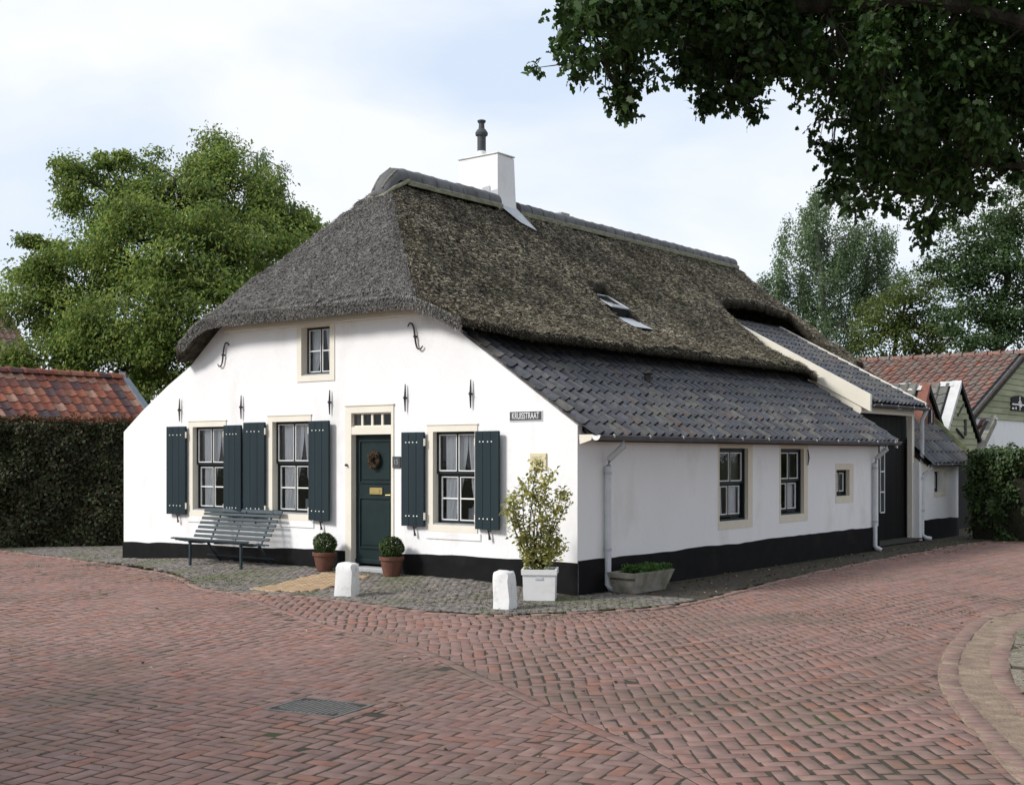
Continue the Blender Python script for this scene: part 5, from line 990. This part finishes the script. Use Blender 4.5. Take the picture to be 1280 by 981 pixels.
# potted box balls
def pot(x, y, label):
    z = gx(x, y); t = thing('potted_box', (x, y, z), label, 'potted plant', 'box balls in pots by the door')
    MB().lathe((x,y,z), [(.105,0),(.125,.06),(.150,.19),(.155,.215),(.172,.218),(.175,.262),(.158,.268),(.150,.235),(.02,.232)], 22).build('pot', 'terracotta', t, True)
    MB().lathe((x,y,z+.2), [(.145,.03),(.10,.05),(.02,.055)], 14).build('soil', 'soil', t, True)
    P = sphere_pts(3600, .72); bumps = 1+.10*fbm(P[:,0]*4+x, P[:,1]*4+P[:,2]*3, 3)*2; Q = P*bumps[:,None]*np.array((.165,.165,.155))+np.array((x,y,z+.385))
    mesh_obj('foliage', leaf_mesh('foliage', Q, .026, .3, 'fold', .38, P*1.2, 0.0), 'box_leaf', t)
    MB().tube([(x,y,z+.22),(x,y,z+.4)], .014, 6).build('stem', 'bark', t)
pot(-4.24, -.30, 'clipped box ball in terracotta pot left of the front door'); pot(-2.93, -.28, 'clipped box ball in terracotta pot right of the front door')
# white guard stones
def guard(x, y, ang, w, d, h, lean, label, z):
    t = thing('guard_stone', (x,y,z), label, 'bollard', 'white guard stones along the pavement edge')
    c, s = math.cos(ang), math.sin(ang); m = MB(); lv = ((0,1.0),(.3,1.01),(.75,.96),(.90,.92),(.965,.85),(1.0,.70)); vs = []; n = 16
    for (k, sc) in lv:
        for i in range(n):
            a = 2*math.pi*i/n+.0; q = 9.0; cx_, cy_ = math.cos(a), math.sin(a); rr = (abs(cx_)**q+abs(cy_)**q)**(-1/q)
            a_, b_ = cx_*rr*w/2*sc, cy_*rr*d/2*sc; a_ += lean*k*h+random.gauss(0,.006); b_ += random.gauss(0,.006)
            vs.append((x+a_*c-b_*s, y+a_*s+b_*c, z-.03+k*(h+.03)+random.gauss(0,.003)+(-a_*.05 if k > .9 else 0)))
    m.add(vs, [(j*n+i, j*n+(i+1) % n, (j+1)*n+(i+1) % n, (j+1)*n+i) for j in range(len(lv)-1) for i in range(n)]+[tuple(range((len(lv)-1)*n, len(lv)*n))])
    m.build('stone', 'stone_white', t, True)
guard(-2.25, -1.80, R(20), .25, .26, .41, .03, 'white painted guard stone at the end of the yellow path', .01)
guard(.10, -1.58, R(12), .22, .24, .425, -.03, 'white painted guard stone standing before the square white planter', .01)
# white tub with a variegated shrub
px_, py_, pz_ = -.12, -.62, gx(-.12,-.62); ang = R(33)
sh = thing('planter_shrub', (px_,py_,pz_), 'tall yellow variegated shrub in a square white tub', 'potted shrub')
xr = lambda a, b, c: (px_+a*math.cos(ang)-b*math.sin(ang), py_+a*math.sin(ang)+b*math.cos(ang), pz_+c)
m = MB(xr); s0, s1 = .185, .205
def frus(m, r0, r1, z0, z1, th=None): m.add([(-r0,-r0,z0),(r0,-r0,z0),(r0,r0,z0),(-r0,r0,z0),(-r1,-r1,z1),(r1,-r1,z1),(r1,r1,z1),(-r1,r1,z1)], [(0,1,5,4),(1,2,6,5),(2,3,7,6),(3,0,4,7),(3,2,1,0)])
frus(m, .188, .198, 0.0, .31); frus(m, .213, .215, .311, .375); 
m.add([(-.198,-.198,.31),(.198,-.198,.31),(.198,.198,.31),(-.198,.198,.31),(-.213,-.213,.311),(.213,-.213,.311),(.213,.213,.311),(-.213,.213,.311)], [(0,4,5,1),(1,5,6,2),(2,6,7,3),(3,7,4,0)])
m.add([(-.215,-.215,.375),(.215,-.215,.375),(.215,.215,.375),(-.215,.215,.375),(-.19,-.19,.375),(.19,-.19,.375),(.19,.19,.375),(-.19,.19,.375),(-.19,-.19,.33),(.19,-.19,.33),(.19,.19,.33),(-.19,.19,.33)], [(0,1,5,4),(1,2,6,5),(2,3,7,6),(3,0,4,7),(4,5,9,8),(5,6,10,9),(6,7,11,10),(7,4,8,11)])
tub = m.build('tub', 'white_pot', sh); MB(xr).box(-.045, .045, -.2045, -.197, .255, .285).build('handle_slot', 'pipe', tub)
MB(xr).box(-.189, .189, -.189, .189, .30, .34).build('soil', 'soil', sh)
m = MB(); P = []; O = []
tips = [(-.02,0,1.62),(-.10,.05,1.46),(.12,-.02,1.48),(.25,.03,1.27),(.33,0,1.24),(-.22,0,1.33),(-.33,.03,1.16),(-.38,-.02,1.06),(.04,.08,1.36),(-.12,-.08,1.25),(.18,-.06,1.10),(-.28,.05,.92),(.22,.05,.72),(.25,-.04,.62),(-.20,-.05,.74),(.02,-.1,.95),(.1,.1,.86),(-.08,.02,.62),(.13,-.08,.55),(-.14,-.1,.52),(-.33,-.06,1.22),(.05,-.05,1.2)]
for (a, b_, c) in tips:
    root = Vector(xr(random.uniform(-.07,.07), random.uniform(-.06,.06), .32)); tip = Vector(xr(a, b_, c)); pts = limb(m, root, tip, .011, .0035, .06, 6, 5)
    for q in pts[2:]:
        n = random.randint(10, 23); g = np.clip(rng.normal(size=(n,3)),-1.8,1.8)*np.array((.05,.05,.055)); P.append(np.array(q)+g)
    P.append(np.array(tip)+rng.normal(size=(40,3))*.04)
m.build('stems', 'bark', sh, True); P = np.concatenate(P); mesh_obj('foliage', leaf_mesh('foliage', P, .055, .35, 'fold', .30, None, -.3), 'shrub_leaf', sh)
# concrete trough with herbs
tr = thing('trough', (.34,.92,.03), 'grey concrete trough with low green plants beside the downpipe', 'planter')
m = MB(); zt_ = .275; a0, a1, b0, b1 = .13, .56, .46, 1.42; k = .075; z0_ = .012
m.add([(a0+.02,b0+k*1.6,z0_),(a1-k,b0+k*1.6,z0_),(a1-k,b1-k*1.6,z0_),(a0+.02,b1-k*1.6,z0_),(a0,b0,zt_),(a1,b0,zt_),(a1,b1,zt_),(a0,b1,zt_),(a0+.035,b0+.035,zt_),(a1-.035,b0+.035,zt_),(a1-.035,b1-.035,zt_),(a0+.035,b1-.035,zt_),(a0+.04,b0+.04,zt_-.07),(a1-.04,b0+.04,zt_-.07),(a1-.04,b1-.04,zt_-.07),(a0+.04,b1-.04,zt_-.07)],
      [(0,1,5,4),(1,2,6,5),(2,3,7,6),(3,0,4,7),(4,5,9,8),(5,6,10,9),(6,7,11,10),(7,4,8,11),(8,9,13,12),(9,10,14,13),(10,11,15,14),(11,8,12,15)]); m.build('box', 'concrete', tr)
MB().box(a0+.03, a1-.03, b0+.03, b1-.03, zt_-.09, zt_-.045).build('soil', 'soil', tr)
P = np.stack([rng.uniform(a0+.04,a1-.02,1500), rng.uniform(b0+.25,b1-.02,1500), rng.uniform(zt_-.04, zt_+.075, 1500)], 1); mesh_obj('foliage', leaf_mesh('foliage', P, .034, .6, 'fold', .42, None, -.2), 'herb_leaf', tr)

# ------------------------------------------------------------------ neighbouring buildings
# shed with orange tiles behind the left hedge: ridge along y
sd = thing('shed', (-16, 2, 0), 'low shed with mottled orange tiled roof behind the left hedge', 'shed')
sx, sz, sy0, sy1, so = -15.90, 3.58, -3.2, 4.42, 0.88; aa = math.atan(so); c5, s5 = math.cos(aa), math.sin(aa)
m = MB(); m.box(-17.4, -14.35, sy0, sy1-.1, -.1, 2.0); m.prism([(-17.4,2.0),(-14.35,2.0),(sx,3.45)], 1, sy0, sy1-.1); m.build('wall', 'wall_brick', sd)
m = MB(); m.add([(sx,sy0,sz-.06),(sx,sy1,sz-.06),(sx+1.75,sy1,sz-.06-so*1.75),(sx+1.75,sy0,sz-.06-so*1.75),(sx-1.75,sy1,sz-.06-so*1.75),(sx-1.75,sy0,sz-.06-so*1.75)], [(0,3,2,1),(0,1,4,5)]); sr = m.build('roof', 'gutter', sd)
ot = pantile(.285, .33, .04, .018); L0 = 1.72/c5
lay_tiles(sr, ot, 'orange_tile', (sx+1.72, sy0, sz-.05-so*1.72), (0,1,0), (-c5,0,s5), .25, .255, 30, 9, keep=lambda p: p.y < sy1-.26 and p.x > sx+.1, limit=300)
for k in range(int((sy1-sy0)/.36)):
    y = sy1-.36*(k+1); m = MB(); seg = 6; vs = [(sx+w*math.cos(math.pi*i/seg), yy, sz-.04+w*math.sin(math.pi*i/seg)) for yy, w in ((y,.115),(y+.30,.10),(y+.30,.125),(y+.355,.125)) for i in range(seg+1)]
    m.add(vs, [(j*(seg+1)+i, j*(seg+1)+i+1, (j+1)*(seg+1)+i+1, (j+1)*(seg+1)+i) for j in range(3) for i in range(seg)]); m.build('ridge_tile', 'orange_tile', sr, True)
m = MB(); m.add([(sx+t, y, sz+.05-so*t+dz) for t in (-.04,1.8) for y in (sy1-.13,sy1+.03) for dz in (-.16,.03)], [(0,1,3,2),(4,6,7,5),(1,5,7,3),(2,3,7,6),(0,2,6,4),(0,4,5,1)]); m.build('verge_board', 'blue_slate', sr)
# house with a red roof, glimpsed far left behind the walnut
rh = thing('red_roof_house', (-36, 11, 0), 'red tiled house glimpsed behind the walnut tree at far left', 'house')
m = MB(); m.box(-42, -34.6, 4.5, 12.5, -.1, 4.6); m.prism([(-42,4.6),(-34.6,4.6),(-38.3,8.2)], 1, 4.6, 12.4); m.build('wall', 'wall_brick', rh)
m = MB(); m.add([(-38.3,4.2,8.3),(-38.3,13.8,8.3),(-34.2,13.8,4.3),(-34.2,4.2,4.3),(-42.4,13.8,4.3),(-42.4,4.2,4.3)], [(0,3,2,1),(0,1,4,5)]); rr_ = m.build('roof', 'red_tile', rh)
lay_tiles(rr_, pantile(.30,.40,.05,.03), 'red_tile', (-34.2,9.2,4.36), (0,1,0), (-.716,0,.698), .27, .34, 17, 17, limit=300)
# large barn right behind: gable boarded green over white wall, red roof
bx, by0, byr, bz, bzr = -1.40, 19.2, 23.75, 2.80, 4.68; sb = (bzr-bz)/(byr-by0); by1 = 2*byr-by0
bn2 = thing('boarded_barn', (bx, byr, 0), 'barn with red tiled roof and green boarded gable at right', 'barn')
m = MB(); m.box(bx-9, bx, by0+.45, by1-.4, -.1, 2.72); m.build('wall', 'plaster', bn2)
z = 2.72; k = 0
while z < bzr-.2:
    z2 = z+.165; ya = by0+.1+max(0, (z2-bz)/sb)
    if byr-ya > .1: MB().add([(bx+.012,ya,z+.002),(bx+.012,2*byr-ya,z+.002),(bx+.034,2*byr-ya,z+.002),(bx+.034,ya,z+.002),(bx+.004,ya,z2),(bx+.004,2*byr-ya,z2),(bx+.014,2*byr-ya,z2),(bx+.014,ya,z2)], [(3,2,6,7),(0,1,2,3),(0,3,7,4),(1,5,6,2),(4,7,6,5)]).build('board', 'green_board', bn2)
    z = z2
MB().prism([(by0+.25,2.72),(by1-.25,2.72),(byr,bzr-.08)], 0, bx-.2, bx).build('gable_wall', 'black_wood', bn2)
m = MB(); m.add([(bx+.10,by0,bz-.06),(bx+.10,byr,bzr-.06),(bx-9,byr,bzr-.06),(bx-9,by0,bz-.06),(bx+.10,by1,bz-.06),(bx-9,by1,bz-.06)], [(0,1,2,3),(1,4,5,2)]); br = m.build('roof', 'gutter', bn2)
ab = math.atan(sb)
lay_tiles(br, pantile(.275,.44,.055,.03), 'red_tile', (bx-9, by0-.02, bz-.05), (1,0,0), (0,math.cos(ab),math.sin(ab)), .24, .385, 38, 13, keep=lambda p: p.x < bx-.13, limit=300)
for k in range(24):
    x = bx+.1-.36*(k+1); m = MB(); seg = 6; vs = [(xx, byr+w*math.cos(math.pi*i/seg), bzr-.05+w*math.sin(math.pi*i/seg)) for xx, w in ((x,.10),(x+.30,.115),(x+.30,.14),(x+.355,.14)) for i in range(seg+1)]
    m.add(vs, [(j*(seg+1)+i, j*(seg+1)+i+1, (j+1)*(seg+1)+i+1, (j+1)*(seg+1)+i) for j in range(3) for i in range(seg)]); m.build('ridge_tile', 'red_tile', br, True)
for s in (1,-1):
    m = MB(); yy = [byr, byr-s*(byr-by0+.1)]
    m.add([(x, y_, bzr+.0-sb*abs(y_-byr)+dz) for x in (bx+.06,bx+.14) for y_ in yy for dz in (-.10,.03)], [(0,1,3,2),(4,6,7,5),(0,4,5,1),(1,5,7,3),(2,3,7,6),(0,2,6,4)]); m.build('verge_board', 'bark', br)
q = MB(); q.box(bx+.03,bx+.05,22.4,23.9,3.0,3.33); q.prism([(22.4,3.33),(23.9,3.33),(23.6,3.40),(23.15,3.43),(22.7,3.40)], 0, bx+.03, bx+.05); wd = q.build('window', 'black_wood', bn2)
q = MB(lambda u, o, v: (bx+.05+o, u, v)); q.box(22.45,23.85,.001,.015,3.15,3.19); q.box(23.12,23.18,.0012,.016,3.02,3.40); ring = [(23.15+.13*math.cos(2*math.pi*i/16), .012, 3.18+.075*math.sin(2*math.pi*i/16)) for i in range(17)]; q.tube(ring, .022, 6, False); q.box(22.45,22.62,.001,.012,3.03,3.08); q.box(22.75,22.85,.001,.012,3.03,3.10); q.build('glazing_bars', 'white_paint', wd)
q = MB(); q.box(bx-.3,bx+.12,19.12,19.3,2.70,2.80); q.build('gutter_end', 'zinc', bn2)
# small lower red roof before the barn's white wall
lr = thing('low_outbuilding', (-2.5,19.6,0), 'small outbuilding with red tiles and pale barge board before the barn', 'outbuilding')
m = MB(); m.box(-5,-1.25,19.0,19.62,-.1,2.0); m.build('wall', 'plaster', lr)
m = MB(); m.add([(-1.12,18.9,1.92),(-1.12,20.0,2.66),(-6,20.0,2.66),(-6,18.9,1.92)], [(0,1,2,3)]); r_ = m.build('roof', 'gutter', lr); al2 = math.atan(.74/1.1)
lay_tiles(r_, pantile(.26,.36,.05,.03), 'red_tile', (-6,18.88,1.94), (1,0,0), (0,math.cos(al2),math.sin(al2)), .225, .31, 21, 4, limit=120)
m = MB(); m.add([(x, y_, 1.92+.673*(y_-18.9)+dz) for x in (-1.15,-1.02) for y_ in (18.78,20.05) for dz in (-.12,.10)], [(0,1,3,2),(4,6,7,5),(0,4,5,1),(1,5,7,3),(2,3,7,6),(0,2,6,4)]); m.build('barge_board', 'concrete', r_); MB().box(-6,-1.0,19.96,20.1,2.68,2.74).build('ridge_flashing', 'grey_paint', r_)
# two narrow gabled sheds
def gshed(name, label, x, ya, yr, yb, zf, zr, face, boards, barge, roofm):
    t = thing(name, (x, yr, 0), label, 'shed'); s = (zr-zf)/(yr-ya); s2 = (zr-zf)/(yb-yr)
    MB().box(x-4, x-.02, ya+.12, yb-.12, -.1, zf).build('wall', face, t); MB().prism([(ya+.1,zf),(yb-.1,zf),(yr,zr-.06)], 0, x-.2, x-.02).build('gable', face, t)
    z = zf-.5; 
    if boards == 'board':
        while z < zr-.15:
            z2 = z+.15; p = ya+.12+max(0, (z2-zf)/s); q = yb-.12-max(0, (z2-zf)/s2)
            if q-p > .08: MB().add([(x,p,z),(x,q,z),(x+.022,q,z),(x+.022,p,z),(x-.006,p,z2),(x-.006,q,z2),(x+.004,q,z2),(x+.004,p,z2)], [(3,2,6,7),(0,1,2,3),(0,3,7,4),(1,5,6,2)]).build('board', 'green_board', t)
            z = z2
    else:
        row = 0
        while z < zr-.1:
            z2 = z+.075; p = ya+.1+max(0, (z2-zf)/s); q = yb-.1-max(0, (z2-zf)/s2); u = p-(row % 2)*.11
            while u < q:
                a_, b2 = max(u, p), min(u+.21, q)
                if b2-a_ > .03: MB().box(x-.018, x+.004+random.uniform(0,.004), a_, b2, z, z2-.012).build('brick', 'wall_brick', t)
                u += .222
            z = z2; row += 1
    m = MB(); m.add([(x+.05,ya-.05,zf-.06),(x+.05,yr,zr),(x-4,yr,zr),(x-4,ya-.05,zf-.06),(x+.05,yb+.05,zf-.06),(x-4,yb+.05,zf-.06)], [(0,1,2,3),(1,4,5,2)]); r = m.build('roof', 'gutter', t); al3 = math.atan(s)
    lay_tiles(r, pantile(.25,.36,.045,.03), roofm, (x-3.9,ya-.07,zf-.03), (1,0,0), (0,math.cos(al3),math.sin(al3)), .215, .30, 18, int((yr-ya)/math.cos(al3)/.30)+1, keep=lambda p: p.x < x-.25 and p.y < yr-.1, limit=100)
    for k in range(9):
        xx = x-.1-.36*(k+1); m = MB(); m.prism([(yr-.13,zr-.06),(yr,zr+.06),(yr+.13,zr-.06)], 0, xx, xx+.35); m.build('ridge_tile', 'red_tile' if k % 3 else 'grey_paint', r)
    for (yy, mt, w) in ((ya, barge, .17), (yb, 'black_wood', .05)):
        sl = s if yy == ya else -s2
        m = MB(); m.add([(xx, q, zr-(s if yy == ya else s2)*abs(q-yr)+dz) for xx in (x-w, x+.06) for q in (yr, yy) for dz in (-.08,.075)], [(0,1,3,2),(4,6,7,5),(0,4,5,1),(1,5,7,3),(2,3,7,6),(0,2,6,4)]); m.build('barge_board', mt, r)
    return t
g1 = gshed('brick_gable_shed', 'narrow red brick gable with arched opening beyond the low extension', -1.05, 14.42, 15.17, 16.36, 2.1, 3.30, 'wall_brick', 'brick', 'wall_brick', 'grey_tile')
q = MB(); q.prism([(15.20,2.45),(15.50,2.45),(15.50,2.70),(15.45,2.80),(15.35,2.84),(15.25,2.80),(15.20,2.70)], 0, -1.04, -1.025); ow = q.build('window', 'black_wood', g1); MB().tube([(-1.02,15.35,2.5),(-1.02,15.35,2.80)], .012, 6).build('glazing_bar', 'white_paint', ow)
g2 = gshed('green_gable_shed', 'narrow shed with weathered green boards and pale barge board beyond the extension', -1.15, 16.45, 17.6, 19.1, 2.08, 3.50, 'black_wood', 'board', 'grey_paint', 'grey_tile')
q = MB(); q.tube([(-1.115,17.4,2.72),(-1.115,17.85,3.02)], .02, 6); q.tube([(-1.115,17.3,2.4),(-1.115,17.8,2.2)], .03, 6); q.box(-1.125,-1.105,17.9,18.02,2.25,2.65); q.build('ironwork', 'iron', g2)

# ------------------------------------------------------------------ hedges
def hedge(name, label, line, h, th, leaf, n, size, tip=None, ntip=0, rough=.12, close=1.0):
    a, b = np.array(line[0]), np.array(line[1]); d = (b-a)/np.linalg.norm(b-a); nrm = np.array((d[1], -d[0])); L_ = np.linalg.norm(b-a)
    if (CAMXY-a) @ nrm < 0: nrm = -nrm
    t = thing(name, (*((a+b)/2), 0), label, 'hedge'); m = MB(); c0, c1 = a-nrm*th, b-nrm*th; i = .12
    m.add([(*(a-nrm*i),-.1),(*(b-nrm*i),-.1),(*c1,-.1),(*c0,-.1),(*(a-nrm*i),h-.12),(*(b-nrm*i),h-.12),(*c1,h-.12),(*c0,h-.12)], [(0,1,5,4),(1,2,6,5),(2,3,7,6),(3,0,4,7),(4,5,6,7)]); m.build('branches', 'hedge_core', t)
    nf = int(n*.74); u = rng.random(nf)*L_; v = rng.random(nf)*(h+.02); o = rough*(fbm(u*1.6, v*1.6, 3)*1.4)+rng.normal(0,.035,nf)
    P1 = np.c_[a+np.outer(u, d)+np.outer(o, nrm), v]; O1 = np.tile((*nrm, .1), (nf,1))
    nt = int(n*.18); u = rng.random(nt)*L_; w = rng.random(nt)*th; P2 = np.c_[a+np.outer(u, d)-np.outer(w, nrm), h+rough*fbm(u*1.5, w*2, 3)+rng.normal(0,.03,nt)]; O2 = np.tile((0,0,.8), (nt,1))
    ne = n-nf-nt; w = rng.random(ne)*th; e = rng.random(ne) < .5; P3 = np.c_[np.where(e[:,None], a-np.outer(w, nrm), b-np.outer(w, nrm))+np.outer(np.where(e,-1,1)*rng.normal(0.02,.03,ne), d), rng.random(ne)*h]; O3 = np.where(e[:,None], np.array((*-d,0)), np.array((*d,0)))
    mesh_obj('foliage', leaf_mesh('foliage', np.concatenate([P1,P2,P3]), size, .25, 'fold', .36, np.concatenate([O1,O2,O3])*1.1, .15), leaf, t)
    if tip:
        u = rng.random(ntip)*L_; w = rng.random(ntip)**2*th*.7; P = np.c_[a+np.outer(u, d)-np.outer(w, nrm), h+.02+np.abs(rng.normal(0,.05,ntip))]; mesh_obj('young_tips', leaf_mesh('young_tips', P, size*.9, .3, 'fold', .34, None, -.5), tip, t)
    return t
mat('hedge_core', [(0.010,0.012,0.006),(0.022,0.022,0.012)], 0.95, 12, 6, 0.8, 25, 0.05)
hedge('beech_hedge', 'tall dark clipped beech hedge with reddish tips at left', ((-16.2,-3.2),(-11.55,2.0)), 2.38, 1.0, 'hedge_leaf', 46000, .075, 'hedge_tip', 2600, rough=.2)
hedge('ivy_hedge', 'loose green ivy covered hedge at the far right', ((.18,14.25),(4.2,13.3)), 1.86, 1.2, 'ivy_leaf', 20000, .085, rough=.38)

# ------------------------------------------------------------------ trees
tree('walnut_tree', 'large light green walnut tree behind the orange roofed shed', (-19.3,7.6,0), WALNUT, (-19.3,8.4,9.3), .30, 'walnut_leaf', 'bark', .115, 280, 17, aspect=.26, csig=.29, hang=.5)
tree('birch_tree', 'grey green birch top showing behind the walnut tree', (-27,17.6,0), BIRCHL, (-26.8,17.6,12.9), .18, 'birch_leaf', 'birch_bark', .085, 120, 13, droop=.6, csig=.22, hang=.8)
tree('birch_tree', 'tall airy grey green birch right of the thatched roof', (-10.3,30.5,0), BIRCHR, (-10.6,30.4,11.2), .20, 'birch_leaf', 'birch_bark', .095, 150, 24, droop=.65, csig=.22, hang=.8)
tree('maple_tree', 'yellowish green bushy tree between the birch and the barn roof', (-6.9,29.4,0), MID, (-6.9,29.4,7.2), .16, 'mid_leaf', 'bark', .095, 150, 18, aspect=.38, csig=.26)
tree('far_oak', 'dark green oak standing behind the red barn roof at right', (-3.0,28.4,0), OAKR, (-3.1,28.4,9.6), .28, 'far_oak_leaf', 'bark', .105, 150, 17, aspect=.38, csig=.30)
# the oak on the island, its branches reaching over the street
ok = thing('oak_tree', (7.6,-.3,0), 'oak whose dark leafy branches hang into the picture from top right', 'tree')
m = MB(); tp = limb(m, (7.6,-.3,-.05), (7.8,.0,6.2), .30, .20, .01, 8, 12); tp2 = limb(m, (7.8,.0,6.2), (7.3,.4,11.5), .20, .06, .04, 6, 8)
B1 = limb(m, (7.66,-.2,4.5), (5.75,-3.0,5.25), .075, .05, .05, 6, 8); B2 = limb(m, B1[-1], (3.9,-5.6,5.0), .075, .02, .06, 6, 7); B3 = limb(m, (7.7,-.1,3.9), (5.6,-2.4,4.15), .05, .02, .06, 6, 7); B4 = limb(m, B1[3], (4.2,-3.0,5.3), .06, .02, .06, 5, 6); B5 = limb(m, (7.75,-.05,5.4), (5.0,-4.4,6.4), .11, .03, .06, 6, 7)
nodes = [Vector(p) for p in B1+B2+B3+B4+B5]; nodes_up = nodes + [Vector(p) for p in tp2+tp[4:]]
P = []; 
def clump(c, r, n):
    c = Vector(c); q = min(nodes_up, key=lambda p: (p-c).length)
    pts = limb(m, q, c, .014, .004, .10, 4, 5)
    for k in range(5):
        e = Vector(c)+Vector((random.gauss(0,1), random.gauss(0,1), random.gauss(0,.7)))*r*.8; limb(m, pts[random.choice((2,3,4))], e, .006, .002, .08, 2, 4)
        P.append(np.array(e)+np.clip(rng.normal(size=(n//5,3)),-2,2)*r*.40*np.array((1,1,.75)))
for c in OAK_CLUMPS: clump(c, .20, 330)
for c in OAK_TIPS: clump(c, .10, 105)
m.build('trunk', 'bark', ok, True)
mesh_obj('crown', leaf_mesh('crown', np.concatenate(P), .066, .45, 'oak', .34, None, .3), 'oak_leaf', ok)

def upper_crown(t, c, r, n, nl, size):
    """leaf clumps of an unseen crown, added for the shade it casts"""
    q = sphere_pts(n, .35)*np.array(r)+np.array(c); P = []
    for p in q: P.append(p+np.clip(rng.normal(size=(nl,3)), -1.8, 1.8)*np.array((.55,.55,.40)))
    mesh_obj('upper_crown', leaf_mesh('upper_crown', np.concatenate(P), size, .6, 'fold', .36), 'oak_leaf', t); return q
def frame_edge(x, y, z):          # outside of what the picture shows: to its right or above it
    d = (np.array((x, y))-CAMXY) @ FW; r = (np.array((x, y))-CAMXY) @ RT; return d < 1 or r/d > .47 or (z-1.75)/d > .43
cl = [p for p in sphere_pts(520, .25)*np.array((5.6,5.6,3.6))+np.array((8.2,-.2,8.2)) if frame_edge(*p)]
P = np.concatenate([p+np.clip(rng.normal(size=(70,3)), -1.6, 1.6)*np.array((.50,.50,.36)) for p in cl]); P = P[[frame_edge(*p) for p in P]]
mesh_obj('upper_crown', leaf_mesh('upper_crown', P, .15, .6, 'fold', .36), 'oak_leaf', ok)  # unseen part of the crown, made large and dense to darken the side wall
for (x, y, h, r, lab) in ((-4.6,-19.0,9.5,3.6,'oak added out of view behind the viewpoint to shade the left foreground'),):
    t = thing('oak_tree', (x,y,0), lab, 'tree'); m = MB(); limb(m, (x,y,-.1), (x,y,h), .3, .12, .02, 6, 9); m.build('trunk', 'bark', t, True); upper_crown(t, (x,y,h*.66), (r,r,h*.36), 200, 60, .20)  # tree out of view, added only to cast soft shade on the street
